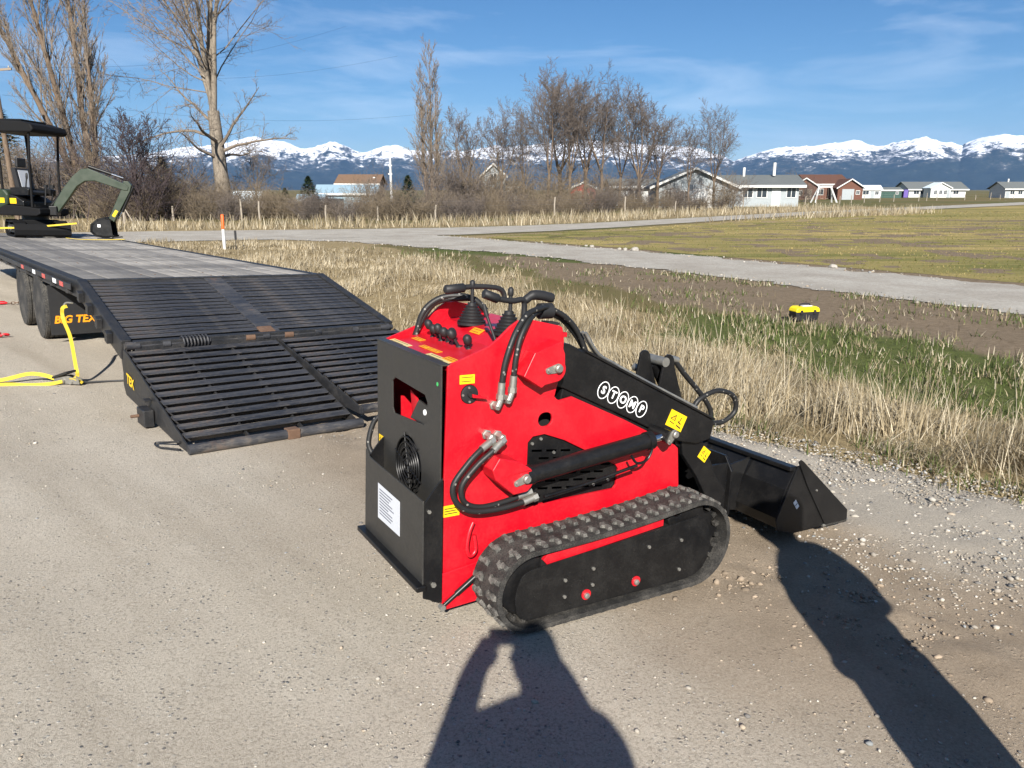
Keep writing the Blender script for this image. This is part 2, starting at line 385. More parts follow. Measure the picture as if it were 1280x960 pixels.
def mountain_mat():
    q = NT('forest_rock_and_snow'); g_ = q.n('ShaderNodeNewGeometry'); sz = q.n('ShaderNodeSeparateXYZ'); q.l(g_.outputs['Position'], sz.inputs[0])
    sn = q.n('ShaderNodeSeparateXYZ'); q.l(g_.outputs['Normal'], sn.inputs[0])
    n1 = q.noise(.0016, 8, .68); n2 = q.noise(.007, 7, .72); n3 = q.noise(.03, 5, .75)
    hgt = q.math('MULTIPLY', q.math('DIVIDE', sz.outputs['Z'], 560.), .78)
    s_ = q.math('ADD', hgt, q.math('MULTIPLY', q.math('SUBTRACT', n1, .5), .42)); s_ = q.math('ADD', s_, q.math('MULTIPLY', q.math('SUBTRACT', n2, .5), .75)); s_ = q.math('ADD', s_, q.math('MULTIPLY', q.math('SUBTRACT', n3, .5), .7))
    s_ = q.math('ADD', s_, q.math('MULTIPLY', q.math('SUBTRACT', sn.outputs['Z'], .84), 1.15))
    snow = q.ramp(s_, (.53, 0.), (.64, 1.))
    forest = q.mix(q.ramp(q.mix(.5, n2, n3), (.35, 0.), (.65, 1.)), (.010, .016, .014), (.035, .045, .036))
    rock = q.mix(n3, (.08, .075, .072), (.16, .15, .14))
    c = q.mix(q.ramp(s_, (.40, 0.), (.54, .6)), forest, rock); c = q.mix(snow, c, (.86, .88, .92))
    return q.out(c, .9, 0., .1)
M['mountain'] = mountain_mat()

# ------------------------------------------------------------------ terrain
NX, NY = .695, .719                       # downhill direction across the road
K, C0 = .045, 2.6
FLATZ = -.10
def nt_of(x, y): return x*NX+y*NY, -x*NY+y*NX          # across, along
def xy_of(n, t): return n*NX-t*NY, n*NY+t*NX
def hgt(x, y):
    n, t = nt_of(np.asarray(x, float), np.asarray(y, float))
    z = np.where(n < 0, K*C0-.012*np.abs(n), K*(C0-n))
    lv = FLATZ+.01
    w = sstep(3.4, 5.2, n); z = z*(1-w)+(-.085)*w
    w = sstep(5.2, 6.6, n); z = z*(1-w)+(-.20)*w
    w = sstep(7.2, 10.5, n); z = z*(1-w)+FLATZ*w
    return z
def edge_n(t): return 5.12+.22*(fbm(t*.9, t*0+3, 4, 5)-.5)+.10*(fbm(t*5, t*0+9, 3, 8)-.5)
# road sheet
nn = np.concatenate([np.arange(-7, -2.5, .25), np.arange(-2.5, 5.75, .05)])
tt = np.concatenate([np.arange(-9, -1.6, .4), np.arange(-1.6, 6, .05), 6+np.cumsum(.06*1.035**np.arange(0, 92))])
NN, TT = np.meshgrid(nn, tt, indexing='ij'); X, Y = xy_of(NN, TT)
Zr = hgt(X, Y)+.014*(fbm(X*1.6, Y*1.6, 4, 3)-.5)
shoulder = sstep(3.2, 4.3, NN+.5*(fbm(TT*.7, NN*.7, 4, 21)-.5))
Zr += shoulder*.035*(fbm(X*5, Y*5, 4, 31)-.45)
rut = np.exp(-((NN-3.05-.25*(fbm(TT*.5, TT*0, 3, 44)-.5))/.22)**2)
Zr += rut*(.05*(fbm(X*4, Y*4, 4, 12)-.42)+.055*(fbm(X*13, Y*13, 4, 14)-.5))
Zr += .012-.06*sstep(-.25, .35, NN-edge_n(TT))
near = 1-sstep(3., 9., TT)
dirt = np.clip(sstep(1.7, 2.8, NN+1.0*(fbm(X*.9, Y*.9, 4, 50)-.5))*(1-sstep(3.6, 4.6, NN+.6*(fbm(X*1.5, Y*1.5, 3, 61)-.5)))*near, 0, 1)*.95
loose = sstep(3.7, 4.5, NN+.8*(fbm(X*1.2, Y*1.2, 4, 71)-.5))
rc = np.stack([dirt, loose*.85, dirt*0], -1).reshape(-1, 3)
road = np_mesh('gravel_road', np.stack([X, Y, Zr], -1).reshape(-1, 3), grid_faces(len(nn), len(tt)), M['road'], rc, True)
tag(road, kind='structure')
def road_z(x, y): return float(hgt(x, y))+.012

# lane, crossroad and field outlines (x, y), measured on the ground
lane_lo = [(19, -4), (13.5, 3.6), (7.6, 11.3), (4.4, 16.4), (0, 22.4), (-6.3, 28.0), (-13, 30)]
lane_hi = [(23, -2), (16.5, 6.2), (9.8, 14.7), (5.6, 21.0), (1.5, 26.2), (-2.5, 31.0), (-6, 35)]
cross_lo = [(-60, 12), (-30, 21), (-13.6, 27.2), (-7, 29.6), (-2, 32.0), (1.5, 34.8), (5, 38.2), (22, 58), (75, 108), (220, 230)]
cross_hi = [(-60, 22), (-30, 30), (-17, 34.3), (-9, 36.2), (-3, 38.0), (0.5, 40), (4.5, 43.5), (22, 63), (74, 115), (216, 240)]
def poly_d(x, y, A, B):                   # >0 inside between polylines (signed, approx. metres to the nearer edge)
    poly = np.array(A+B[::-1], float)
    best = np.full(x.shape, 1e9); ins = np.zeros(x.shape, bool); m = len(poly)
    for i in range(m):
        x0, y0 = poly[i]; x1, y1 = poly[(i+1) % m]
        dx, dy = x1-x0, y1-y0; t_ = np.clip(((x-x0)*dx+(y-y0)*dy)/(dx*dx+dy*dy), 0, 1)
        best = np.minimum(best, np.hypot(x-x0-t_*dx, y-y0-t_*dy))
        c_ = ((y0 > y) != (y1 > y)) & (x < (x1-x0)*(y-y0)/(y1-y0+1e-12)+x0); ins ^= c_
    return np.where(ins, best, -best)
def straw_edge(t): return 7.0+.42*np.clip(t-1, 0, 30)
# verge and far ground: one sheet, fine near, coarse far
def axis(lo, hi, fine0, fine1, st):
    a_ = list(np.arange(fine0, fine1, st)); s_ = st; x_ = fine1
    while x_ < hi: a_.append(x_); s_ *= 1.22; x_ += s_
    a_.append(hi); s_ = st; x_ = fine0-st; b_ = []
    while x_ > lo: b_.append(x_); s_ *= 1.22; x_ -= s_
    b_.append(lo); return np.array(b_[::-1]+a_)
gx = axis(-13000, 13000, -16, 14, .2); gy = axis(-1500, 13500, 1.0, 42, .2)
GX, GY = np.meshgrid(gx, gy, indexing='ij'); gn, gt = nt_of(GX, GY)
Zg = hgt(GX, GY)
en = edge_n(gt); rough_ = sstep(5.2, 6.2, gn)*(1-sstep(60, 90, np.hypot(GX, GY)))
Zg = Zg+.07*(fbm(GX*1.1, GY*1.1, 4, 90)-.5)*rough_
Zg = np.where(gn < 5.6, Zg-.05*sstep(.25, -.35, gn-en), Zg)
Zg = np.where(gn < 4.4, Zg-.08, Zg)
dl = poly_d(GX, GY, lane_lo, lane_hi); dc = poly_d(GX, GY, cross_lo, cross_hi)
Zg = np.where(np.maximum(dl, dc) > -3, Zg*0+FLATZ+(Zg-FLATZ)*sstep(0, -2.5, np.maximum(dl, dc)), Zg)
Zg = Zg-.008*sstep(-.3, .5, np.maximum(dl, dc)+.5*(fbm(GX*1.5, GY*1.5, 3, 99)-.5))
def hollow(x, y): return -1.6*sstep(60, 84, y)*sstep(-2, -12, x)*sstep(420, 260, y)
Zg = Zg+hollow(GX, GY)
ns = fbm(GX*.5, GY*.5, 4, 120)-.5
se = straw_edge(gt)
w_straw = sstep(1.2, -.8, gn-se-3*ns)
w_green = sstep(-1.0, .4, gn-se-2.2*ns)*sstep(3.0, 1.2, gn-se-3*(fbm(GX*.6, GY*.6, 4, 131)-.5))*(.25+.75*sstep(8, 3.5, gt+5*ns))
w_green = np.maximum(w_green, .75*sstep(-1.8, -.3, dl)*sstep(.47, .6, fbm(GX*.5, GY*.5, 4, 133))*sstep(6, 11, gt))
w_green = np.maximum(w_green, .9*np.exp(-((gn-en-.25)/.22)**2)*sstep(.42, .6, fbm(GX*.8, GY*.8, 3, 137)))
w_dirt = sstep(-.5, .8, gn-se-1.2+2*ns)*sstep(10, 0, gt-14)
far = sstep(45, 70, np.hypot(GX, GY))
w_straw = w_straw*(1-far); w_dirt *= 1-far; w_green *= 1-far
band = np.exp(-((dc+3.2)/2.6)**2)*(GY > 20)*(GX < 40)*(GY > 30+GX*.9)
w_straw = np.maximum(w_straw, band*1.2)
gc = np.stack([w_straw, w_green, w_dirt], -1).reshape(-1, 3)
ground = np_mesh('ground', np.stack([GX, GY, Zg], -1).reshape(-1, 3), grid_faces(len(gx), len(gy)), M['ground'], gc, True)
tag(ground, kind='structure')

def sheet(name, A, B, mat, nseg, nac, z, jit=.25, seed=0):
    def resample(P, m):
        P = np.array(P, float); d = np.r_[0, np.cumsum(np.hypot(*np.diff(P, axis=0).T))]; q = np.linspace(0, 1, m)**1.0*d[-1]
        return np.stack([np.interp(q, d, P[:, 0]), np.interp(q, d, P[:, 1])], 1)
    a_ = resample(A, nseg); b_ = resample(B, nseg); k = np.arange(nseg)
    dirv = (b_-a_)/np.hypot(*(b_-a_).T)[:, None]
    a_ = a_+dirv*((fbm(a_[:, 0]*1.6, a_[:, 1]*1.6, 4, seed, .7)-.5)*2*jit)[:, None]; b_ = b_+dirv*((fbm(b_[:, 0]*1.6, b_[:, 1]*1.6, 4, seed+5, .7)-.5)*2*jit)[:, None]
    w = np.linspace(0, 1, nac)[None, :, None]; p = a_[:, None]*(1-w)+b_[:, None]*w
    zz = z+.02*(fbm(p[..., 0]*.8, p[..., 1]*.8, 3, seed)-.5)*(np.sin(np.pi*w[..., 0])); V = np.concatenate([p, zz[..., None]], -1).reshape(-1, 3)
    return tag(np_mesh(name, V, grid_faces(nseg, nac), mat, smooth=True), kind='structure')
sheet('gravel_lane', lane_lo, lane_hi, M['lane'], 420, 16, FLATZ+.012, .55, 200)
sheet('crossroad', cross_lo, cross_hi, M['lane'], 400, 12, FLATZ+.016, .3, 210)
fieldA = [(23.3, -1.8), (16.9, 6.5), (10.3, 15.0), (6.1, 21.3), (2.0, 26.6), (-1.0, 30.2), (-.5, 31.4)]
fieldB = [(260, 60), (230, 130), (150, 150), (74.6, 106.5), (22.6, 57), (5.6, 37.4), (2.4, 34.4)]
sheet('field', fieldA, fieldB, M['field'], 200, 60, FLATZ+.006, .25, 220)

# mountains: range seen across the valley
RIDGE = [(-700,196),(-400,186),(-200,192),(0,198),(100,200),(190,192),(230,186),(262,182),(290,179),(325,171),(352,176),(380,187),(400,181),(415,177),(440,187),(455,192),(480,184),(495,181),(515,188),(545,191),(600,186),(650,182),(700,180),(740,175),(800,182),(860,183),(895,194),(915,203),(930,196),(960,187),(1000,183),(1030,179),(1060,176),(1090,184),(1110,180),(1150,171),(1180,178),(1195,184),(1215,174),(1245,167),(1290,172),(1400,165),(1600,176),(1900,170)]
naz, nr = 1500, 130
rx = np.array([q[0] for q in RIDGE], float); ry = np.array([q[1] for q in RIDGE], float)
AZc = np.arctan((rx-640)/990); EL = (239.5-ry)/990*np.cos(AZc)*.93
azs = np.linspace(AZc[0], AZc[-1], naz); el = np.interp(azs, AZc, EL)
rr_ = np.linspace(5600, 10800, nr); RID = 9000.
AZG, RG = np.meshgrid(azs, rr_, indexing='ij'); MXx = RG*np.sin(AZG); MYy = RG*np.cos(AZG)
def ridged(x, y, oct, seed):
    s = 0; a_ = 1; t = 0; prev = 1
    for k in range(oct):
        v = 1-np.abs(2*vnoise(x*2**k, y*2**k, seed+k*13)-1); v = v*v; s = s+a_*v*prev; t += a_; a_ *= .5; prev = .4+.6*v
    return s/t
front = sstep(5900, RID, RG+500*(fbm(MXx/900, MYy/900, 3, 300)-.5)); rg = ridged(MXx/1500, MYy/1500, 5, 310); rg2 = ridged(MXx/520, MYy/520, 5, 330); rg3 = ridged(MXx/140, MYy/140, 3, 350)
back = sstep(10800, RID, RG)
top = el[:, None]*RID
MZ = top*np.where(RG < RID, front**1.25, back)
spur = np.where(RG < RID, 4*front*(1-front), .3)
MZ = MZ*(1+spur*.85*(rg-.45))+rg2*95*np.minimum(front, 1)*np.where(RG < RID, 1-.35*front, .5)+rg3*26*front-3*(front < .02)
prof = (MZ/RG).max(1); kk = np.ones(71)/71; prof = np.convolve(np.pad(prof, 35, 'edge'), kk, 'valid'); els = np.convolve(np.pad(el, 35, 'edge'), kk, 'valid'); MZ = MZ*(els/np.maximum(prof, 1e-4))[:, None]
MZ += FLATZ-12*(1-sstep(5600, 6200, RG))
mo = np_mesh('mountains', np.stack([MXx, MYy, MZ], -1).reshape(-1, 3), grid_faces(naz, nr), M['mountain'], smooth=True)
tag(mo, kind='structure')

# ------------------------------------------------------------------ compact tracked loader
UP = Vector((K*NX, K*NY, 1)).normalized()
def frame_mtx(az, org):
    f_ = Vector((math.sin(R(az)), math.cos(R(az)), 0)); f_ = (f_-UP*f_.dot(UP)).normalized(); l_ = UP.cross(f_)
    m = Matrix((f_, l_, UP)).transposed().to_4x4(); m.translation = Vector(org); return m
LO = empty('mini_track_loader', mat=frame_mtx(59.5, (.0426, 2.5944, .0317+.012)))
tag(LO, 'red and black compact tracked loader with lowered bucket standing on the gravel road', 'loader')
VR, VL = .22, .86                        # outer faces of the two body side panels
def arcpts(cx, cy, r_, a0, a1, n=8): return [(cx+r_*math.cos(R(a0+(a1-a0)*k/n)), cy+r_*math.sin(R(a0+(a1-a0)*k/n))) for k in range(n+1)]
prof = [(-.246,.112),(.90,.112),(.946,.33),(.946,.40),(.925,.575),(.905,.592)] + [(.60,.745),(.33,.868)] + arcpts(.285,.905,.05,250,180,4)[:3] + \
       [(.262,.95),(.275,1.0),(.278,1.10),(.268,1.150),(.255,1.158),(.12,1.188),(.065,1.186),(.03,1.165),(-.02,1.122),(-.06,1.094),(-.12,1.072),(-.226,1.034)]
vent_o = [(.128,.433),(.128,.700),(.150,.722),(.205,.726),(.30,.69),(.575,.545),(.590,.525),(.582,.455),(.568,.440)]
hole_o = rrect(.172,.238,.758,.815,.028,5)
key_o = circ(-.136,.92,.036,18)
MBp = MB().plate(prof, SIDE, VR, VR+.012, [vent_o, hole_o, key_o]); MBp.build('side_panel', M['red'], LO, bevel=.0025)
MB().plate(prof, SIDE, VL-.012, VL).build('side_panel', M['red'], LO, bevel=.0025)
# perforated vent cover with slots
slots = []
for r_ in range(7):
    for c_ in range(6):
        x0 = .155+c_*.070+(.035 if r_ % 2 else 0); z0 = .655-r_*.032-(x0-.15)*.115
        if x0+.055 < .565 and z0 > .455-(x0-.15)*.02 and z0+.012 < .70-(max(x0, .2)-.2)*.42: slots.append([(x0, z0+.010), (x0+.05, z0+.004), (x0+.05, z0-.006), (x0, z0)])
vo2 = [(.118,.420),(.118,.705),(.145,.735),(.21,.738),(.30,.70),(.585,.555),(.602,.53),(.594,.445),(.575,.430)]
MB().plate(vo2, SIDE, VR+.014, VR+.018, slots).build('vent_cover', M['black'], LO)
mb = MB()
for p in ((.155,.69),(.195,.705),(.17,.46),(.33,.47),(.47,.47),(.545,.48),(.40,.60),(.26,.64)): mb.lathe([(0,.007),(.006,.006)], (p[0], VR+.013, p[1]), (0,-1,0), 8)
mb.build('vent_bolts', M['steel'], LO)['kind'] = 'stuff'
# deck, inner hull, front
deck_prof = [(-.222,1.030),(-.10,1.048),(-.01,1.058),(.035,1.088),(.075,1.112),(.30,1.128),(.30,1.11),(.08,1.09),(-.22,1.01)]
MB().plate(deck_prof, SIDE, VR+.0125, VL-.0125).build('control_deck', M['red'], LO, bevel=.003)
MB().plate([(-.10,.14),(.86,.14),(.90,.5),(.32,.84),(.25,1.06),(.10,1.07),(.10,.80),(-.10,.78)], SIDE, .30, .78).build('engine_block', M['dark'], LO)
MB().plate([(-.246,.115),(.9,.115),(.9,.125),(-.246,.125)], SIDE, VR+.013, VL-.013).build('belly_plate', M['black'], LO)
MB().plate([(VR+.013,.34),(VL-.013,.34),(VL-.013,.56),(VR+.013,.56)], REAR, .90, .915).build('front_plate', M['black'], LO)
# rear sheet with hand hole and fan opening
hh = [(.36,.79),(.345,.81),(.345,.875),(.375,.90),(.66,.912),(.69,.895),(.69,.775),(.675,.757),(.40,.765)]
hh = [(.340,.800),(.338,.872),(.362,.898),(.655,.908),(.688,.888),(.686,.775),(.668,.755),(.372,.778)]
MB().plate([(VR+.001,.112),(VL-.001,.112),(VL-.001,1.033),(VR+.001,1.033)], REAR, -.252, -.246, [hh, circ(.515,.572,.125,28)]).build('rear_panel', M['blacksat'], LO, bevel=.0015)
MB().plate([(VR+.001,1.0335),(VL-.001,1.0335),(VL-.001,1.0385),(VR+.001,1.0385)], REAR, -.254, -.215).build('rear_edge_flange', M['blacksat'], LO)
mb = MB()
for r_ in (.03,.052,.074,.096,.118): mb.tube([(-.258,.515+r_*math.cos(2*math.pi*k/28),.572+r_*math.sin(2*math.pi*k/28)) for k in range(28)], .0035, 6, closed=True)
for a_ in range(0,360,60): mb.cyl((-.256,.515,.572),(-.256,.515+.135*math.cos(R(a_+15)),.572+.135*math.sin(R(a_+15))),.0035,6)
MB().tube([(-.244,.515,.572),(-.12,.515,.572)], .136, 28, cap=False).lathe([(0,.135),(.004,.135)], (-.118,.515,.572), (1,0,0), 28).build('fan_shroud', M['dark'], LO, 40)
fg = mb.build('fan_guard', M['black'], LO, 40)
mb = MB().cyl((-.21,.515,.572),(-.17,.515,.572),.035,14)
for k in range(7):
    a_ = 2*math.pi*k/7; c_, s_ = math.cos(a_), math.sin(a_); q = []
    for rad, tw, w in ((.03,.01,.02),(.11,.02,.035)):
        for sg in (-1,1): q.append((-.19+sg*tw, .515+c_*rad-s_*w*sg, .572+s_*rad+c_*w*sg))
    mb.add(q, [(0,1,3,2)])
mb.build('cooling_fan', M['plastic'], LO)
MB().plate([(.60,.74),(.62,.86),(.585,.85),(.44,.74)], REAR, -.20, -.19).build('inner_gusset', M['red'], LO)
ib = MB().plate([(.342,.785),(.342,.85),(.44,.86),(.52,.770),(.36,.775)], REAR, -.243, -.236).build('inner_bracket', M['blacksat'], LO)
MB().lathe([(0,.012),(.004,.011)], (-.244,.375,.825), (-1,0,0), 12).build('plug', M['white'], LO)
MB().tube(bez([(-.26,.87,.50),(-.28,.90,.56),(-.25,.905,.66),(-.20,.88,.70)]), .012, 8).build('rear_hose', M['hose'], LO, 60)
# folded rider platform, side cheeks, lip and document
pp = [(.185,.215),(.185,.545),(.70,.553),(.74,.556),(.77,.580),(.785,.578),(.800,.215)]
pl = MB().plate(pp, REAR, -.336, -.330).build('rider_platform', M['blacksat'], LO, bevel=.002)
lp = MB().bar((-.346,.170,.206),(-.346,.822,.206),.038,.022).build('platform_lip', M['black'], pl, bevel=.004)
for v_ in (.190,.785): MB().plate([(-.330,.155),(-.253,.120),(-.253,.62),(-.275,.60),(-.330,.53)], SIDE, v_, v_+.006).build('platform_cheek', M['black'], pl, bevel=.0015)
mb = MB().lathe([(0,.011),(.009,.010)], (-.29,.189,.205), (0,-1,0), 6); mb.lathe([(0,.008),(.008,.007)], (-.31,.189,.50), (0,-1,0), 6); mb.build('platform_bolts', M['steel'], pl)['kind'] = 'stuff'
pa = MB().plate([(.401,.325),(.635,.321),(.632,.474),(.399,.470)], REAR, -.3385, -.3375).build('document', M['paper'], LO)
mb = MB()
for k in range(9):
    z_ = .455-k*.013; w_ = random.uniform(.09,.19) if k % 3 else .14
    mb.add([(-.3392,.615,z_),(-.3392,.615-w_,z_-.001),(-.3392,.615-w_,z_-.006),(-.3392,.615,z_-.005)], [(0,1,2,3)])
mb.build('document_print', M['greyink'], pa)
tr_ = MB().cyl((-.245,.200,.098),(-.09,.185,.215),.008,8).cyl((-.19,.195,.14),(-.10,.186,.208),.0115,8).build('tie_rod', M['black'], LO, 50)
MB().lathe([(-.012,.012),(.012,.012)], (-.247,.200,.096), (0,1,0), 10).build('rod_end', M['steel'], tr_, 40)
MB().plate([(-.246,.075),(-.02,.085),(-.02,.255),(-.246,.23)], SIDE, VR-.012, VR-.0005).build('skirt_plate', M['red'], LO, bevel=.003)
mb = MB(); hk = bez([(-.12,.20,.42),(-.14,.195,.38),(-.15,.19,.32),(-.135,.188,.29),(-.112,.19,.31),(-.118,.195,.37)]); mb.tube(hk, .009, 8); mb.build('tow_hook', M['red'], LO, 60)
# lugs boxed out from the panel
lugA = [(.055,.985),(.10,1.072),(.215,1.108),(.236,1.06)]+arcpts(.196,1.0,.047,25,-75,6)+[(.150,.945),(.135,.935)]
lg = MB().plate(lugA, SIDE, .148, VR-.0005).build('arm_pivot_lug', M['red'], LO, bevel=.006, seg=3)
lugB = [(-.085,.645),(-.055,.690),(.03,.665)]+arcpts(.045,.590,.055,60,-70,8)+[(.01,.535),(-.07,.605)]
lg2 = MB().plate(lugB, SIDE, .120, VR-.0005).build('cylinder_lug', M['red'], LO, bevel=.006, seg=3)
def pin(parent, u, v, z, ang, s_=1.):
    ca, sa = math.cos(R(ang)), math.sin(R(ang)); q = []
    for k in range(9): a_ = R(-90+180*k/8); q.append((.022*s_+.018*s_*math.cos(a_), .018*s_*math.sin(a_)))
    for k in range(9): a_ = R(90+180*k/8); q.append((-.022*s_+.012*s_*math.cos(a_), .012*s_*math.sin(a_)))
    q = [(u+x*ca-y*sa, z+x*sa+y*ca) for x, y in q]
    mb = MB().plate(q, SIDE, v-.006, v-.0005); mb.lathe([(0,.016*s_),(.014,.016*s_),(.018,.012*s_)], (u+.02*s_*ca, v-.005, z+.02*s_*sa), (0,-1,0), 14)
    mb.lathe([(0,.008*s_),(.008,.007*s_)], (u-.02*s_*ca, v-.005, z-.02*s_*sa), (0,-1,0), 6)
    return mb.build('pin', M['steel'], parent, 40)
pin(lg, .182, .148, 1.004, 10); pin(lg2, .040, .120, .588, 20)
# lift arms
armp = [(.16,1.055),(.20,1.085),(.318,1.080),(.40,1.040),(1.155,.672),(1.138,.588),(1.06,.575),(.945,.600),(.80,.665),(.30,.900),(.16,.945)]
for v0, v1 in ((VR+.016, VR+.066), (VL-.066, VL-.016)):
    am = MB().plate(armp, SIDE, v0, v1).build('lift_arm', M['black'], LO, bevel=.005, seg=2)
    MB().bar((.40,(v0+v1)/2,1.046),(1.15,(v0+v1)/2,.6815),.064,.010).build('arm_cap_strip', M['black'], am, bevel=.002)
    MB().plate([(.30,.90),(.80,.66),(.70,.61),(.42,.66),(.28,.80)], SIDE, v0+.012, v1-.004).build('arm_gusset', M['black'], am, bevel=.004)
for v0 in (VR+.045, VL-.075): MB().plate([(.98,.62),(1.10,.60),(1.165,.50),(1.23,.38),(1.30,.30),(1.28,.245),(1.20,.245),(1.10,.40),(1.00,.52)], SIDE, v0, v0+.03).build('arm_foot', M['black'], LO, bevel=.004)
MB().cyl((1.00,VR+.06,.60),(1.00,VL-.06,.60),.045,18).build('arm_cross_tube', M['black'], LO, 40)
MB().cyl((.62,VR+.06,.82),(.62,VL-.06,.82),.035,18).build('arm_cross_tube', M['black'], LO, 40)
am_v = VR+.016
# STOMP lettering in ringed discs on the arm, yellow decals
ad = Vector((1.155-.40, 0, .672-1.040)).normalized(); an = Vector((-ad.z, 0, ad.x))
for k, ch in enumerate('STOMP'):
    c_ = Vector((.498, am_v-.0008, .876))+ad*(.0585*k)
    mb = MB(); ring = [c_+ad*(.0285*math.cos(2*math.pi*j/26))+an*(.036*math.sin(2*math.pi*j/26)) for j in range(26)]
    mb.tube(ring, .0022, 5, closed=True); rg_ = mb.build('letter_ring', M['white'], LO, 60)
    text(ch, .046, M['white'], LO, basis(c_+Vector((0,-.0006,0)), ad, an), bold=.0014)
def decal(parent, org, x, y, w, h, mat, name='warning_decal', lines=2, pict=False):
    m_ = basis(org, x, y); ex = m_.col[0].xyz; ey = m_.col[1].xyz; ez = m_.col[2].xyz; o = Vector(org)
    q = [o+ex*a_*w/2+ey*b_*h/2 for a_, b_ in ((-1,-1),(1,-1),(1,1),(-1,1))]
    d = MB().add(q+[p+ez*.0012 for p in q], [(0,3,2,1),(4,5,6,7),(0,1,5,4),(1,2,6,5),(2,3,7,6),(3,0,4,7)]).build(name, mat, parent)
    mb = MB(); oo = o+ez*.0017
    if pict:
        def pg(P): mb.add([oo+ex*a_*w+ey*b_*h for a_, b_ in P], [tuple(range(len(P)))])
        A = [(-.40,-.02),(-.10,.34),(-.06,-.06)]; Bc = [(-.31,.01),(-.13,.22),(-.11,-.02)]
        mb.add([oo+ex*a_*w+ey*b_*h for a_, b_ in A+Bc], [(0,1,4,3),(1,2,5,4),(2,0,3,5)])
        pg([(-.20,.12),(-.16,.12),(-.165,.03),(-.19,.03)])
        pg([(.20,.30),(.25,.30),(.22,.02),(.17,.02)]); pg([(.10,.04),(.32,-.06),(.31,-.14),(.09,-.04)]); pg([(.05,-.20),(.40,-.28),(.38,-.36),(.12,-.30)])
        pg([(-.36,-.16),(-.05,-.22),(-.06,-.27),(-.37,-.21)])
    else:
        for k in range(lines):
            yy = (.22-.44*k/max(1, lines-1))*h if lines > 1 else 0
            mb.add([oo+ex*a_*w+ey*(yy+b_*h) for a_, b_ in ((-.4,-.04),(.38-.1*(k % 2),-.04),(.38-.1*(k % 2),.04),(-.4,.04))], [(0,1,2,3)])
    mb.build('decal_print', M['ink'], d)
    return d
decal(LO, Vector((.915, am_v-.0005, .700)), ad, an, .105, .075, M['yellow'], pict=True)
decal(LO, (-.147, VR-.0005, .978), (1,0,0), (0,0,1), .062, .034, M['yellow'], lines=2)
decal(LO, (-.205, VR-.0005, .475), (1,0,0), (0,0,1), .070, .045, M['yellow'], lines=3)
decal(LO, (-.2525, .815, .60), (0,-1,0), (0,0,1), .05, .04, M['yellow'], pict=True)
MB().plate(circ(-.247,.962,.008,10), lambda p, t: (t, .25+p[0]+.247, p[1]), -.2532, -.2525).build('green_sticker', M['green_dot'], LO)
# key switch, brass screws
mb = MB().lathe([(0,.035),(.006,.035),(.008,.03),(.008,.012),(.02,.010)], (-.136, VR+.002, .92), (0,-1,0), 20); ks = mb.build('key_switch', M['plastic'], LO, 40)
MB().plate([(-.136,.912),(-.075,.902),(-.075,.908),(-.136,.926)], SIDE, VR-.03, VR-.018).build('red_key', M['red'], ks, bevel=.003)
mb = MB()
for du, dz in ((-.005,.026),(-.002,-.027),(-.03,0)): mb.lathe([(0,.005),(.004,.004)], (-.136+du, VR-.006, .92+dz), (0,-1,0), 8)
mb.build('switch_screws', M['steel'], ks)['kind'] = 'stuff'
# lift cylinder
A0 = Vector((.075,.150,.592)); A1 = Vector((.700,.150,.660)); A2 = Vector((.770,.150,.6675)); dv = (A1-A0).normalized()
cy = MB().cyl(A0, A1, .036, 24).lathe([(0,.040),(.03,.040)], A1-dv*.03, dv, 24).lathe([(0,.040),(.03,.040)], A0, dv, 24).build('lift_cylinder', M['black'], LO, 40)
MB().cyl(A1, A2, .016, 16).build('piston_rod', M['chrome'], cy, 40)
MB().cyl(A2+Vector((.01,-.03,0)), A2+Vector((.01,.085,0)), .030, 18).build('rod_eye', M['black'], cy, 40)
pin(cy, .785, .120, .668, 55, .95)
mb = MB(); P0 = A0+dv*.50+Vector((0,-.03,-.03)); mb.tube(bez([P0, P0+Vector((.03,-.005,-.035)), P0+Vector((.085,0,-.03)), P0+Vector((.11,0,.01)), P0+Vector((.10,0,.03))]), .006, 6)
mb.tube(bez([A0+Vector((.08,-.02,-.09)), A0+Vector((.30,-.02,-.065)), P0+Vector((.03,-.005,-.045))], 6), .007, 6)
mb.build('cylinder_pipe', M['black'], cy, 60)
# hoses on the side
fit = []
def hose(pts, r_=.0115, name='hydraulic_hose', ends=(1, 1)):
    c_ = bez(pts, 10); h_ = MB().tube(c_, r_, 10).build(name, M['hose'], LO, 60)
    for e, k in ((0, ends[0]), (-1, ends[1])):
        if not k: continue
        p0 = c_[e]; p1 = c_[8 if e == 0 else -9]; d_ = (p0-p1).normalized()
        MB().cyl(p0-d_*.045, p0+d_*.004, r_*1.22, 12).cyl(p0, p0+d_*.02, r_*1.5, 6).build('hose_fitting', M['steel'], h_, 40)
    return h_
hose([(-.075,.165,.742),(-.12,.155,.720),(-.175,.150,.675),(-.232,.150,.600),(-.215,.150,.530),(-.15,.150,.488),(-.04,.150,.478),(.07,.150,.487),(.115,.150,.496)])
hose([(-.028,.165,.735),(-.07,.155,.708),(-.13,.160,.660),(-.188,.165,.590),(-.178,.165,.525),(-.11,.165,.492),(.0,.168,.495),(.10,.172,.512)])
for u_, z_ in ((-.062,.758),(-.015,.750)):
    MB().lathe([(0,.020),(.010,.020),(.012,.015),(.05,.014)], (u_, VR, z_), (0,-1,0), 6).cyl((u_, VR-.045, z_+.004), (u_-.012, VR-.05, z_-.012), .013, 10).build('elbow_fitting', M['steel'], LO, 30)
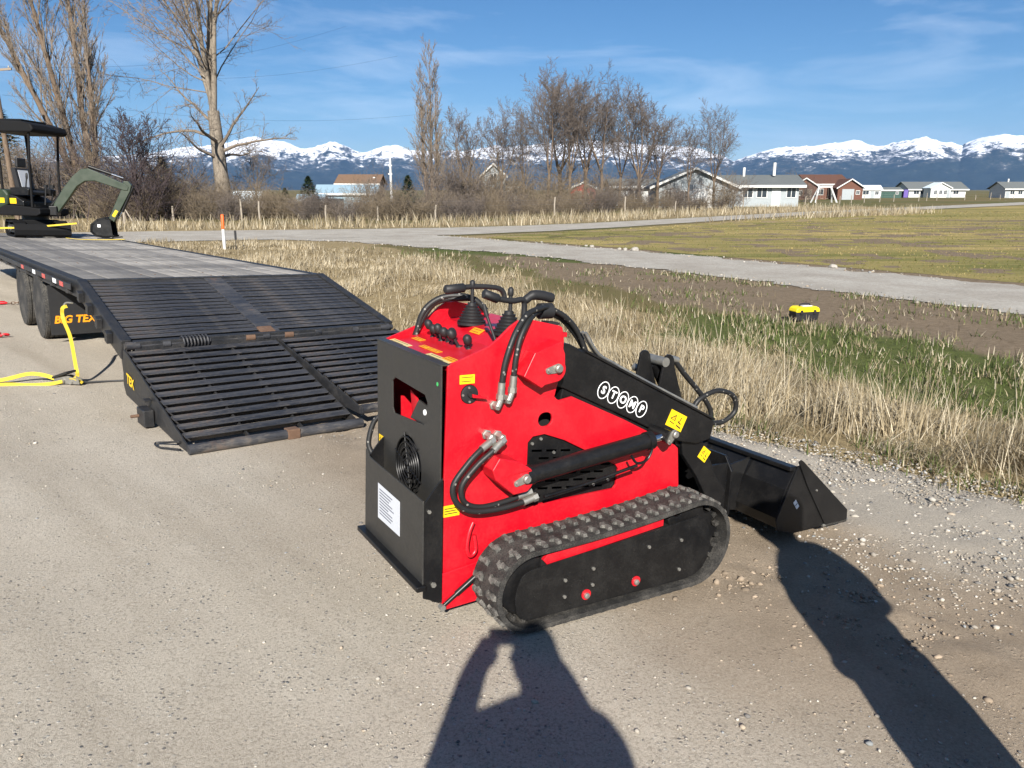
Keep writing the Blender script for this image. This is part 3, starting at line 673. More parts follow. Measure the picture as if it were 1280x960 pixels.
hose([(-.022,.185,.918),(-.020,.183,.96),(-.012,.18,1.03),(.010,.18,1.10),(.048,.195,1.160),(.105,.22,1.208),(.18,.26,1.222),(.25,.30,1.218),(.335,.30,1.178),(.403,.30,1.108),(.463,.29,.998),(.56,.28,.955)], ends=(1,0))
hose([(.028,.185,.940),(.030,.183,.98),(.035,.18,1.05),(.055,.185,1.125),(.105,.21,1.185),(.175,.27,1.205),(.25,.32,1.200),(.34,.33,1.165),(.41,.325,1.095),(.47,.30,1.0),(.56,.30,.965)], ends=(1,0))
for u_, z_ in ((-.035,.885),(.012,.905)):
    MB().lathe([(0,.018),(.010,.018),(.012,.013),(.04,.013)], (u_, VR, z_-.015), (0,-1,0), 6).cyl((u_, VR-.037, z_-.015), (u_+.013, VR-.035, z_+.012), .012, 10).build('elbow_fitting', M['steel'], LO, 30)
for dv_ in (0, .03): hose([(-.10,.845+dv_*.3,.98),(-.075,.84,1.07),(-.055+dv_*.5,.83,1.14),(-.02+dv_*.5,.82,1.185),(.03+dv_*.4,.80,1.214-dv_*.3),(.09,.77,1.222-dv_*.4),(.15,.74,1.208),(.20,.72,1.16)], .0135, ends=(0,0))
mb = MB(); ap = VR+.041
for o_ in (0,.02): mb.tube(bez([(.40,ap+o_-.01,1.12),(.47,ap+o_-.01,1.03),(.55,ap+o_-.01,.985),(.75,ap+o_-.01,.885),(1.05,ap+o_-.01,.742)]), .0075, 6)
mb.build('arm_pipe', M['steel'], LO, 60)
MB().lathe([(-.03,.020),(-.028,.032),(.028,.032),(.03,.020)], (.245,.315,1.205), (1,0,0), 14).build('hose_sleeve', M['plastic'], LO, 40)
# control levers and joysticks on the deck
def boot(u, v, z):
    pr = []
    for k in range(6):
        r0 = .058-.0065*k; z0 = k*.0125; pr += [(z0, r0), (z0+.006, r0+.003), (z0+.0075, r0-.006)]
    return MB().lathe([(-.01,.062),(0,.062)]+pr+[(.082,.018)], (u, v, z), (0,0,1), 24)
js = MB(); bt = boot(.098, .66, 1.122).build('joystick_boot', M['plastic'], LO, 50); boot(.105, .36, 1.122).build('joystick_boot', M['plastic'], LO, 50)
for v0, pts, st in ((.66, [(-.028,.655,1.262),(.02,.655,1.265),(.098,.66,1.272),(.19,.66,1.268),(.235,.66,1.258),(.255,.66,1.235),(.258,.66,1.20)], (.099,1.30)),
                    (.36, [(-.010,.36,1.274),(.035,.355,1.258),(.113,.355,1.244),(.165,.36,1.247),(.178,.365,1.225),(.177,.365,1.16)], (.111,1.298))):
    h_ = MB().tube(bez(pts, 6), .0115, 10).build('control_handle', M['plastic'], LO, 60)
    if v0 > .5: MB().tube([(-.034,.655,1.262),(-.028,.655,1.262),(.055,.657,1.268),(.062,.657,1.268)], [.012,.0195,.0195,.013], 12).build('grip', M['plastic'], h_, 60)
    else:
        MB().tube([(-.012,.36,1.276),(-.008,.36,1.275),(.05,.356,1.254),(.055,.356,1.252)], [.012,.0185,.0185,.013], 12).build('grip', M['plastic'], h_, 60)
        MB().tube(bez([(.178,.365,1.24),(.21,.362,1.262),(.25,.36,1.262),(.296,.36,1.252),(.308,.36,1.250)], 5), [.012]+[.017]*4+[.020]*12+[.019]*3+[.010], 12).build('palm_rest', M['plastic'], h_, 60)
    MB().cyl((st[0],v0,1.19),(st[0],v0,st[1]-.02),.008,10).tube([(st[0],v0,st[1]-.035),(st[0],v0,st[1]-.03),(st[0],v0,st[1]-.008),(st[0],v0,st[1])],[.009,.0115,.0115,.005],12).build('joystick_stem', M['plastic'], h_, 60)
lv_v = [.735,.685,.635,.585,.535,.47,.405]
for k, v_ in enumerate(lv_v):
    b_ = (-.045+.01*math.sin(k*2.1), v_, 1.050); t_ = (b_[0]-.022+.012*math.sin(k*3.3), v_+.012*math.sin(k*1.7), 1.098+.008*math.cos(k*2.7))
    lv = MB().cyl(b_, t_, .006, 8).lathe([(0,.016),(.012,.014)], (b_[0], v_, 1.047), (0,0,1), 10).build('control_lever', M['plastic'], LO, 40)
    d_ = Vector(t_)-Vector(b_); MB().lathe([(-.020,.007),(-.012,.016),(.006,.0185),(.018,.014),(.024,.006)], t_, d_, 14).build('lever_knob', M['plastic'], lv, 60)
MB().cyl((.02,.30,1.085),(-.005,.345,1.20),.006,8).tube([(-.003,.342,1.19),(-.005,.345,1.20),(-.012,.352,1.235)],[.009,.010,.007],10).build('throttle_lever', M['plastic'], LO, 50)
MB().bar((-.06,VR+.05,1.062),(.03,VR+.05,1.093),.012,.016).build('lever_slot', M['plastic'], LO)
dn = Vector((.14,0,1)).normalized()
def deckdecal(u, v, w, h, mat, z=None, sl=.12): return decal(LO, (u, v, (1.030+(u+.222)*.145 if z is None else z)+.0015), (0,-1,0), (1,0,sl), w, h, mat)
deckdecal(-.115,.735,.085,.030,M['orange']); deckdecal(-.155,.585,.055,.026,M['orange']); deckdecal(-.155,.525,.055,.026,M['orange']); deckdecal(-.155,.465,.05,.026,M['orange'])
deckdecal(-.175,.30,.10,.034,M['orange']); deckdecal(.055,.53,.085,.032,M['orange'],1.101,.62); deckdecal(-.198,.74,.19,.034,M['cream']); deckdecal(-.198,.36,.20,.034,M['cream'])
deckdecal(-.03,.262,.03,.085,M['orange'],1.064)
for u_, v_ in ((.19,.30),(.17,.50)): MB().cyl((u_,v_,1.12),(u_,v_,1.17),.011,8).build('deck_fitting', M['steel'], LO, 40)
MB().plate([(.20,1.155),(.255,1.162),(.255,1.170),(.20,1.176)], SIDE, VR+.002, VR+.05).build('cover_strip', M['plastic'], LO)
# tilt bracket on the arms and its loop hose
tp = [(.80,.66),(.795,.84),(.818,.975)]+arcpts(.845,.965,.032,150,20,5)+[(.885,.93),(.96,.74),(1.0,.62)]
br = MB().plate(tp, SIDE, .392, .404).build('tilt_bracket', M['black'], LO, bevel=.003)
tp2 = [(u+.115, z-.035) for u, z in tp]
for v_ in (.345,.48): MB().plate([(u+.075+(.48-v_)*.2, z-.018) for u, z in tp], SIDE, v_, v_+.012).build('bracket_plate', M['black'], br, bevel=.003)
MB().cyl((.925,.34,.945),(.925,.50,.945),.022,14).cyl((.87,.40,.90),(.87,.49,.90),.018,12).build('bracket_pin', M['steel'], br, 40)
MB().cyl((.93,.42,.93),(1.28,.46,.42),.030,16).build('tilt_cylinder', M['black'], LO, 40)
hose([(1.005,.40,.948),(1.03,.40,.938),(1.09,.40,.875),(1.21,.40,.765),(1.285,.40,.680),(1.30,.40,.612)], .0125, ends=(1,0))
hose([(1.30,.40,.606),(1.38,.395,.605),(1.45,.39,.655),(1.42,.385,.735),(1.31,.385,.770),(1.20,.385,.740),(1.165,.39,.690),(1.175,.40,.64)], .0125, ends=(0,0))
# attachment plate and bucket
cpl = MB().plate([(.33,.13),(.75,.13),(.75,.36),(.70,.43),(.38,.43),(.33,.36)], REAR, 1.40, 1.415).build('attachment_plate', M['black'], LO, bevel=.003)
for v_ in (.355,.70): MB().plate([(1.18,.20),(1.40,.14),(1.40,.40),(1.24,.40)], SIDE, v_, v_+.014).build('plate_cheek', M['black'], cpl, bevel=.002)
decal(LO, (1.135,VR+.0445,.505), (1,0,-.75), (.75,0,1), .060, .060, M['yellow'], pict=True)
mb = MB().lathe([(0,.030),(.02,.028),(.03,.02)], (1.40,.42,.225), (-1,-.5,0), 14).cyl((1.40,.42,.225),(1.38,.46,.30),.012,8); mb.build('locking_pin', M['steel'], cpl, 40)
BV0, BV1 = .130, .945
bprof = [(1.635,.405),(1.575,.30),(1.53,.16),(1.545,.105),(1.63,.072),(2.06,.060)]
inn = [(2.06,.068),(1.63,.084),(1.562,.112),(1.545,.163),(1.59,.297),(1.648,.398)]
bk = MB().plate(bprof+inn, SIDE, BV0+.006, BV1-.006).build('bucket', M['black'], LO, bevel=.0015)
sd = [(1.640,.415),(1.52,.150),(1.535,.098),(1.63,.066),(2.055,.058),(2.050,.115),(1.665,.420)]
for v_ in (BV0, BV1-.008):
    s_ = MB().plate(sd, SIDE, v_-.003, v_+.005).build('bucket_side', M['black'], bk, bevel=.002)
    MB().plate([(1.632,.440),(1.650,.448),(1.668,.438),(2.062,.120),(2.068,.052),(1.90,.056),(1.72,.300)], SIDE, v_-.010, v_-.0035).build('side_cutter', M['black'], s_, bevel=.002)
MB().bar((1.625,BV0+.01,.400),(1.625,BV1-.01,.400),.05,.022).build('bucket_top_rail', M['black'], bk, bevel=.004)
MB().bar((1.98,BV0-.01,.062),(1.98,BV1+.01,.062),.20,.014).build('cutting_edge', M['steel'], bk, bevel=.003)
for v_ in (.40,.70): MB().plate([(1.61,.39),(1.44,.36),(1.43,.13),(1.535,.11),(1.56,.28)], SIDE, v_, v_+.012).build('back_rib', M['black'], bk, bevel=.002)
MB().box(1.425,1.445,.39,.73,.30,.38).box(1.425,1.445,.39,.73,.12,.17).build('bucket_mount', M['black'], bk, bevel=.003)
decal(bk, (1.655,BV0-.0035,.215), (.75,0,.60), (-.6,0,.75), .022, .05, M['white'], 'rating_sticker', 1)
mb = MB().lathe([(0,.006),(.005,.005)], (1.79,BV0-.010,.27), (0,-1,0), 8); mb.build('cutter_bolt', M['steel'], bk)
# tracks: belt round a low rear idler and a tall front sprocket
def belt(c0, r0, c1, r1, n0=26, n1=30, nb=16):
    a_ = Vector(c0); b_ = Vector(c1); d_ = (b_-a_); L_ = d_.length; th = math.atan2(d_.y, d_.x); be = math.acos((r0-r1)/L_); pts = []
    s0, e0 = th+be, th+2*math.pi-be
    for k in range(n0+1): t_ = s0+(e0-s0)*k/n0; pts.append((a_.x+r0*math.cos(t_), a_.y+r0*math.sin(t_)))
    s1, e1 = th-be, th+be; q = [(b_.x+r1*math.cos(s1+(e1-s1)*k/n1), b_.y+r1*math.sin(s1+(e1-s1)*k/n1)) for k in range(n1+1)]
    lo = [(pts[-1][0]+(q[0][0]-pts[-1][0])*k/nb, pts[-1][1]+(q[0][1]-pts[-1][1])*k/nb) for k in range(1, nb)]
    hi = [(q[-1][0]+(pts[0][0]-q[-1][0])*k/nb, q[-1][1]+(pts[0][1]-q[-1][1])*k/nb-.012*math.sin(math.pi*k/nb)) for k in range(1, nb)]
    return pts+lo+q+hi
TW = .195
RC0, RR0, RC1, RR1 = (.048,.182), .166, (.872,.212), .196
def track(v0, name='track'):
    root = MB(); o_ = belt(RC0, RR0, RC1, RR1); i_ = belt(RC0, RR0-.020, RC1, RR1-.020); n = len(o_)
    vs_ = [(p[0], v0, p[1]) for p in o_]+[(p[0], v0+TW, p[1]) for p in o_]+[(p[0], v0, p[1]) for p in i_]+[(p[0], v0+TW, p[1]) for p in i_]
    fs = []
    for k in range(n):
        j = (k+1) % n; fs += [(k, j, n+j, n+k), (2*n+k, 3*n+k, 3*n+j, 2*n+j), (k, 2*n+k, 2*n+j, j), (n+k, n+j, 3*n+j, 3*n+k)]
    root.add(vs_, fs); tk = root.build(name, M['rubber'], LO, 35)
    # tread bars: staggered hook shaped lugs
    P = [Vector((p[0], 0, p[1])) for p in o_]; seg = [(P[(k+1) % n]-P[k]).length for k in range(n)]; tot = sum(seg); nl = 46; lm = MB(); im = MB()
    def at(s_):
        s_ %= tot
        for k in range(n):
            if s_ <= seg[k]: d_ = (P[(k+1) % n]-P[k]).normalized(); return P[k]+d_*s_, d_
            s_ -= seg[k]
        return P[0], (P[1]-P[0]).normalized()
    for k in range(nl):
        for half in (0, 1):
            s_ = tot*(k+.5*half)/nl; p, d_ = at(s_); nrm = Vector((d_.z, 0, -d_.x)); va, vb = (v0+.006, v0+TW*.47) if half == 0 else (v0+TW*.53, v0+TW-.006)
            if half == 0: va += .004; vb -= .018; poly = [(-.009,va),(.012,va),(.009,va+.026),(.024,va+.042),(.014,vb),(-.010,vb),(-.003,va+.046),(-.012,va+.028)]
            else: va += .018; vb -= .004; poly = [(.010,va),(.003,vb-.046),(.012,vb-.028),(.009,vb),(-.012,vb),(-.009,vb-.026),(-.024,vb-.042),(-.014,va)]
            m_ = len(poly); q = [p+d_*a_+Vector((0,b_,0))-nrm*.003 for a_, b_ in poly]+[p+d_*a_*.8+Vector((0,b_+(.004 if b_ < (va+vb)/2 else -.004),0))+nrm*.012 for a_, b_ in poly]
            lm.add(q, [tuple(range(m_)), tuple(range(2*m_-1, m_-1, -1))]+[(i, (i+1) % m_, (i+1) % m_+m_, i+m_) for i in range(m_)])
        p, d_ = at(tot*k/nl); nrm = Vector((d_.z, 0, -d_.x)); q0 = p-nrm*.020
        for sv in (.30,.62):
            im.bar(q0+Vector((0,v0+TW*sv,0)), q0+Vector((0,v0+TW*sv,0))-nrm*.022, .018, .022, (0,1,0))
    lm.build('tread_lugs', M['lug'], tk)['kind'] = 'stuff'; im.build('drive_lugs', M['rubber'], tk)['kind'] = 'stuff'
    return tk
def undercarriage(v0, sg):
    vo = v0+.028 if sg > 0 else v0+TW-.028
    ou = [(RC0[0]+(RR0-.052)*math.cos(t_), RC0[1]+(RR0-.052)*math.sin(t_)) for t_ in [R(90+180*k/14) for k in range(15)]]
    cover = [(.045,.262)]+[(.02,.255),(.0,.24),(-.02,.20),(-.028,.15),(-.02,.10),(.0,.07),(.03,.054)]+[(.84,.046),(.90,.055),(.94,.08),(.965,.12),(.97,.20),(.955,.27),(.93,.305),(.89,.330),(.82,.322),(.16,.272)]
    fr = MB().plate(cover, SIDE, vo-.003, vo+.003).build('track_cover', M['blackdust'], LO, bevel=.0012)
    MB().box(.10,.82,min(v0+.05,v0+TW-.05)+.0,v0+TW-.05,.10,.30).build('track_frame', M['dark'], LO)
    rl = MB().plate([(.10,.285),(.12,.262),(.70,.315),(.70,.345),(.66,.350),(.12,.306)], SIDE, v0+.034, v0+TW-.03).build('frame_rail', M['red'], LO, bevel=.002)
    mb = MB()
    for u_, z_ in ((.20,.115),(.20,.185),(.335,.205),(.335,.135),(.80,.235),(.80,.10),(.62,.24)): mb.lathe([(0,.008),(.006,.007)], (u_, vo-.003*sg, z_), (0,-sg,0), 6)
    mb.build('cover_bolts', M['steel'], fr)['kind'] = 'stuff'
    for u_ in (.305,.560):
        rb = MB().lathe([(0,.022),(.004,.022)], (u_, vo-.003*sg, .10), (0,-sg,0), 18).build('roller_cap', M['red'], fr, 40)
        MB().lathe([(0,.013),(.009,.012),(.012,.006)], (u_, vo-.006*sg, .097), (0,-sg,0), 12).build('roller_bolt', M['steel'], rb, 40)
    gear = []
    for k in range(44): a_ = 2*math.pi*k/44; r_ = RR1-(.026 if k % 4 < 2 else .058); gear.append((RC1[0]+r_*math.cos(a_), RC1[1]+r_*math.sin(a_)))
    MB().plate(gear, SIDE, v0+.055, v0+.085).build('drive_sprocket', M['black'], LO, bevel=.002)
    mb = MB().lathe([(-.035,RR0-.06),(-.03,RR0-.046),(.03,RR0-.046),(.035,RR0-.06)], (RC0[0], v0+TW*.46, RC0[1]), (0,1,0), 30); mb.build('idler_wheel', M['black'], LO, 40)
track(0.0); undercarriage(0.0, 1); track(.885); undercarriage(.885, -1)
for u_ in (.10, .74): MB().bar((u_,.10,.29),(u_,.24,.29),.09,.05).build('axle_stub', M['black'], LO)

# ------------------------------------------------------------------ flatbed trailer with dovetail and fold-down ramps
TRX, TRY, TRZ = -2.0506, 4.6541, .0305
TRM = frame_mtx(-39.5, (TRX, TRY, TRZ+.012))
TR = empty('flatbed_trailer', mat=TRM)
tag(TR, 'black flatbed trailer with weathered plank deck and slatted ramps folded down', 'trailer')
W = 2.46; DZ = .862; U0 = 3.16; U1 = 15.2; HU, HZ = 1.66, .50      # deck height, deck start/end, hinge
npl = 11; pw = (W-.20)/npl
pm = MB().box(0, U1-U0-.04, -pw/2+.004, pw/2-.004, -.045, 0); first = None
for k in range(npl):
    if first is None: o = pm.build('plank', M['plank'], TR, bevel=.004); first = o
    else: o = bpy.data.objects.new('plank', first.data); col.objects.link(o); o.parent = TR; md = o.modifiers.new('bevel', 'BEVEL'); md.width = .004; md.segments = 1
    o.location = (U0+.04, -.10-pw*(k+.5), DZ+random.uniform(-.003, .003)); 
# side rails with stake pockets, headers
for v_, sg in ((0., 1), (-W, -1)):
    MB().box(U0+.0, U1, min(v_, v_-sg*.09), max(v_, v_-sg*.09), DZ-.16, DZ+.004).build('side_rail', M['trailer'], TR, bevel=.006)
    rub = MB().bar((U0-.02, v_+sg*.05, DZ-.06), (U1, v_+sg*.05, DZ-.06), .012, .055).build('rub_rail', M['trailer'], TR, bevel=.003)
    pk = MB().box(-.04, .04, -.021, .021, -.08, .02); f_ = None
    for k in range(15):
        if f_ is None: o = f_ = pk.build('stake_pocket', M['trailer'], TR, bevel=.003)
        else: o = bpy.data.objects.new('stake_pocket', f_.data); col.objects.link(o); o.parent = TR
        o.location = (U0+.25+k*.8, v_+sg*.0225, DZ-.06)
MB().box(U0-.05, U0+.04, -W+.001, -.001, DZ-.11, DZ+.006).build('rear_header', M['trailer'], TR, bevel=.006)
MB().box(U0, U1, -W*.30-.08, -W*.30+.08, DZ-.42, DZ-.05).build('main_beam', M['trailer'], TR); MB().box(U0, U1, -W*.70-.08, -W*.70+.08, DZ-.42, DZ-.05).build('main_beam', M['trailer'], TR)
for k in range(7): MB().box(U0+.9+k*1.6, U0+1.0+k*1.6, -W+.1, -.1, DZ-.15, DZ-.05).build('cross_member', M['trailer'], TR)
# reflective strips on the rail
for k, (c_, u_) in enumerate((('redlens', 3.55), ('white', 3.9), ('redlens', 4.5), ('white', 5.1), ('redlens', 5.9))):
    MB().box(u_-.09, u_+.09, .0565, .0575, DZ-.085, DZ-.04).build('reflector_strip', M[c_], TR)
# dovetail: sloping bed of cross slats
dl_ = math.hypot(U0-HU, DZ-HZ); du_ = (U0-HU)/dl_; dz_ = (DZ-HZ)/dl_
def dpt(s_, v_, h_=0): return (HU+du_*s_-dz_*h_, v_, HZ+dz_*s_+du_*h_)
DV = empty('dovetail'); DV.parent = TR
nd = 17; sw = (dl_-.06)/nd
def slat_mesh(L_, w, mat, name, parent, loc, slope, f_):
    if f_ is None:
        # angle-iron bar: a flat top with a turned-down leg and a low rib
        q = [(-w*.40, 0), (w*.30, 0), (w*.38, -.006), (w*.38, -.075), (w*.32, -.075), (w*.32, -.008), (-w*.40, -.008)]
        f_ = MB().plate(q, SIDE, -L_, 0).build(name, mat, parent, bevel=.002, seg=1); o = f_
    else: o = bpy.data.objects.new(name, f_.data); col.objects.link(o); o.parent = parent; md = o.modifiers.new('bevel', 'BEVEL'); md.width = .002; md.segments = 1
    o.location = loc; o.rotation_euler = (0, -slope, 0); return f_, o
ang = math.atan2(dz_, du_); f_ = None
for k in range(nd): f_, o = slat_mesh(W-.16, sw*.98, M['ramp'], 'slat', DV, dpt(.05+sw*(k+.5), -.08, random.uniform(-.003, .003)), ang, f_)
for v_ in (0., -W+.08):
    MB().add([dpt(-.02, v_, -.14), dpt(-.02, v_-.08, -.14), dpt(-.02, v_-.08, .022), dpt(-.02, v_, .022), dpt(dl_-.02, v_, -.14), dpt(dl_-.02, v_-.08, -.14), dpt(dl_-.02, v_-.08, .022), dpt(dl_-.02, v_, .022)],
             [(0,3,2,1),(4,5,6,7),(0,1,5,4),(1,2,6,5),(2,3,7,6),(3,0,4,7)]).build('side_beam', M['trailer'], DV, bevel=.008)
MB().bar(dpt(0, -W/2, -.004), dpt(dl_-.02, -W/2, -.004), .17, .022).build('centre_plate', M['ramp'], DV, bevel=.003)
for k in range(4):
    MB().add([dpt(.22+k*.33, .001, -.10), dpt(.22+k*.33+.08, .001, -.10), dpt(.22+k*.33+.08, .045, -.10), dpt(.22+k*.33, .045, -.10), dpt(.22+k*.33, .001, -.01), dpt(.22+k*.33+.08, .001, -.01), dpt(.22+k*.33+.08, .045, -.01), dpt(.22+k*.33, .045, -.01)],
             [(0,3,2,1),(4,5,6,7),(0,1,5,4),(1,2,6,5),(2,3,7,6),(3,0,4,7)]).build('stake_pocket', M['trailer'], DV, bevel=.003)
MB().bar(dpt(-.03, -.09, -.05), dpt(-.03, -W+.09, -.05), .10, .12).build('tail_beam', M['trailer'], DV, bevel=.006)
MB().plate([(HU-.06,.20),(HU+.04,.18),(HU+.10,.40),(HU+.16,HZ-.02),(HU-.02,HZ-.01)], SIDE, -.05, -.02).build('tail_bracket', M['trailer'], TR, bevel=.004)
MB().box(HU-.10, HU-.06, -.30, -.03, .20, .30).build('tail_light', M['redlens'], TR, bevel=.006)
MB().box(HU-.06, HU+.0, -W+.15, -.02, .18, .38).build('rear_bumper', M['trailer'], TR, bevel=.006)
# hinge line: pipe, knuckles, springs
MB().cyl((HU-.045, -.02, HZ-.03), (HU-.045, -W+.02, HZ-.03), .024, 12).build('hinge_pipe', M['ramp'], TR, 40)
for k, (v0, v1) in enumerate(((-.03,-.13),(-.30,-.36),(-.62,-.68),(-.98,-1.06),(-1.13,-1.19),(-1.33,-1.41),(-1.62,-1.68),(-2.0,-2.06),(-2.3,-2.4))):
    MB().cyl((HU-.045, v0, HZ-.03), (HU-.045, v1, HZ-.03), .034, 12).build('hinge_knuckle', M['rust' if k in (3, 5) else 'ramp'], TR, 40)
for va in (-.45,):
    MB().tube([(HU-.045+.045*math.cos(j*.8), va-.0035*j, HZ-.025+.045*math.sin(j*.8)) for j in range(64)], .008, 6).build('hinge_spring', M['ramp'], TR, 60)
MB().bar((HU-.02,-1.20,HZ+.0),(HU+.09,-1.20,HZ+.03),.13,.02).build('rusty_pad', M['rust'], TR, bevel=.003)
# the two ramps
def ramp(v0, wd, lift, lu):
    rp_ = empty('ramp'); rp_.parent = TR
    x0, z0 = .03, .045+lift; x1, z1 = HU-.06, HZ-.035; L_ = math.hypot(x1-x0, z1-z0); cu_, cz_ = (x1-x0)/L_, (z1-z0)/L_; an_ = math.atan2(cz_, cu_)
    n_ = 13; s_ = (L_-.05)/n_; f_ = None
    for k in range(n_):
        if k == 0: continue
        f_, o = slat_mesh(wd-.03, s_*.80, M['ramp'], 'slat', rp_, (x0+cu_*s_*(k+.5), v0-.015, z0+cz_*s_*(k+.5)), an_, f_)
        o.location.z += random.uniform(-.003, .003)
    MB().cyl((x0+.01, v0+.01, z0-.012), (x0+.01, v0-wd-.01, z0-.012), .036, 14).build('toe_pipe', M['ramp'], rp_, 40)
    for vs_ in (v0-.004, v0-wd*.34, v0-wd*.66, v0-wd+.004):
        outer = vs_ in (v0-.004, v0-wd+.004)
        q = [(x0+.01,z0-.06),(x0+.02,z0-.01),(x1-.02,z1-.012),(x1+.01,z1-.03),(x1+.06,.16+lift*.4),(x1+.0,.085+lift*.4)] if outer else [(x0+.03,z0-.045),(x0+.03,z0-.014),(x1-.02,z1-.014),(x1-.02,z1-.08)]
        MB().plate(q, SIDE, vs_-.006, vs_+.006).build('side_plate' if outer else 'stringer', M['trailer'], rp_, bevel=.003)
    MB().box(x0-.03, x0+.05, v0-wd*.56-.05, v0-wd*.56+.04, max(.002,z0-.05), z0+.028).build('toe_latch', M['rust'], rp_, bevel=.006)
    return rp_
r1 = ramp(-.005, 1.225, 0, 0); r2 = ramp(-1.25, 1.205, .10, 0)
MB().box(.80, .98, .004, .075, .012, .135).build('ramp_foot', M['trailer'], r1, bevel=.006); MB().cyl((.93,.03,.075),(.93,.13,.075),.012,8).build('foot_pin', M['rust'], r1, 40)
MB().plate([(.845,.185),(.90,.185),(.90,.205),(.845,.2)], SIDE, .006, .05).build('seam_bar', M['trailer'], r1)
MB().tube(bez([(.20,.01,.05),(.30,.06,.03),(.36,.12,.02),(.26,.13,.02),(.20,.09,.02),(.12,.03,.02)], 5), .007, 6).build('wire_handle', M['trailer'], r1, 60)
text('TEX', .11, M['yellow'], r1, basis((1.42, .0035, .225), (-1,0,-.12), (-.12,0,1)), name='ramp_lettering', bold=.003)
# wheels, mudflap
def tyre(u_, v_, sg):
    w = empty('wheel'); w.parent = TR; w.location = (u_, v_, .405)
    pr = [(-.115,.23),(-.125,.30),(-.118,.36),(-.10,.392)]
    for k in range(5): a_ = -.095+k*.0475; pr += [(a_-.016,.402),(a_+.016,.402),(a_+.020,.392),(a_+.0275,.392)]
    pr += [(.112,.39),(.118,.36),(.125,.30),(.115,.23)]
    MB().lathe(pr, (0,0,0), (0,sg,0), 48).build('tyre', M['tyre'], w, 30)
    rm = MB().lathe([(-.09,.228),(.10,.232),(.114,.225),(.10,.205),(.03,.19),(.02,.10),(.05,.085),(.075,.06),(.078,.01)], (0,0,0), (0,sg,0), 36).build('rim', M['rim'], w, 35)
    mb = MB()
    for k in range(8): a_ = 2*math.pi*k/8; mb.lathe([(0,.012),(.02,.011)], (.075*0+.13*math.cos(a_), sg*.022, .13*math.sin(a_)), (0,sg,0), 6)
    mb.build('wheel_nuts', M['steel'], w)['kind'] = 'stuff'
    return w
for u_ in (5.42, 6.66):
    tyre(u_, -.13, 1); tyre(u_, -W+.13, -1); MB().cyl((u_,-.30,.405),(u_,-W+.30,.405),.06,12).build('axle', M['trailer'], TR, 40)
    MB().box(u_-.1,u_+.1,-W*.30-.05,-W*.30+.05,.45,.62).box(u_-.1,u_+.1,-W*.70-.05,-W*.70+.05,.45,.62).build('axle_hanger', M['trailer'], TR)
mf = MB().plate([(-.03,.10),(-.66,.10),(-.66,.66),(-.03,.66)], REAR, 4.92, 4.932).build('mud_flap', M['plastic'], TR, bevel=.002)
text('BIG TEX', .115, M['orange'], mf, basis((4.9185,-.275,.27), (0,-1,0), (0,0,1)), name='flap_lettering', bold=.004, shear=.2)
MB().plate([(-W+.10,.12),(-W+.72,.12),(-W+.72,.68),(-W+.10,.68)], REAR, 4.90, 4.912).build('mud_flap', M['plastic'], TR)
MB().box(8.6,8.75,-.62,-.5,.05,.70).box(8.6,8.75,-W+.5,-W+.62,.05,.70).build('landing_leg', M['trailer'], TR)
mb = MB()
for k in range(26):
    u_ = random.uniform(U0+.1, U0+6); v_ = random.uniform(-W+.2, -.2); mb.lathe([(0,.012),(.003,.010)], (u_, v_, DZ), (0,0,1), 6)
mb.build('deck_screws', M['rust'], TR)['kind'] = 'stuff'

# ------------------------------------------------------------------ straps, binders on the road
def tpt(u, v, z): return TRM @ Vector((u, v, z))
def ribbon(pts, w, side, mat, name, parent=None, th=.003, n=10):
    c_ = bez(pts, n); mb = MB(); m_ = len(c_); q = []
    for i, p in enumerate(c_):
        sv = Vector(side(i/(m_-1)) if callable(side) else side).normalized(); t_ = (c_[min(i+1, m_-1)]-c_[max(i-1, 0)]).normalized(); sv = (sv-t_*sv.dot(t_)).normalized(); nv_ = t_.cross(sv)*th
        q += [p-sv*w/2+nv_, p+sv*w/2+nv_, p+sv*w/2-nv_, p-sv*w/2-nv_]
    fs = [(0,1,2,3), tuple((m_-1)*4+k for k in (3,2,1,0))]
    for i in range(m_-1):
        for k in range(4): fs.append((i*4+k, i*4+(k+1) % 4, (i+1)*4+(k+1) % 4, (i+1)*4+k))
    mb.add(q, fs); return mb.build(name, mat, parent, 40)
def gz(x, y, d=0): return (x, y, road_z(x, y)+d)
STX, STY = -3.91, 6.553
BX1, BY1, BX2, BY2 = -7.78, 11.68, -5.98, 8.77
EXSWING = 42
st = empty('ratchet_strap', gz(STX, STY)); stp = Vector(st.location)
tag(st, 'yellow ratchet strap hanging from the dovetail side and trailing over the gravel', 'strap')
def rel(p): return Vector(p)-stp
hk_ = tpt(3.22, .08, .62)
ribbon([rel(hk_), rel(hk_+Vector((-.035,-.02,-.02))), rel(hk_+Vector((-.035,-.03,-.12))), rel(hk_)*.55+Vector((.03,0,.03)), Vector((.075,.03,.16)), Vector((.085,.015,.07)), Vector((.05,-.01,.045))], .030, (.85,.5,0), M['strap'], 'webbing', st)
MB().tube(bez([rel(hk_+Vector((-.04,-.01,-.03))), rel(hk_+Vector((-.01,.0,.03))), rel(hk_+Vector((.05,.02,.025)))], 5), .008, 6).build('strap_hook', M['steel'], st, 60)
ribbon([Vector((-.05,.0,.03)), Vector((-.14,.03,.05)), Vector((-.25,.05,.075)), Vector((-.36,.03,.085)), Vector((-.50,-.06,.06)), Vector((-.70,-.12,.03))], .034, lambda t: (.15,.55,.75), M['strap'], 'webbing', st)
ribbon([Vector((-.02,-.04,.035)), Vector((-.12,-.07,.02)), Vector((-.28,-.09,.016)), Vector((-.46,-.13,.03)), Vector((-.70,-.20,.03))], .034, lambda t: (.15,.65,.6), M['strap'], 'webbing', st)
mb = MB()
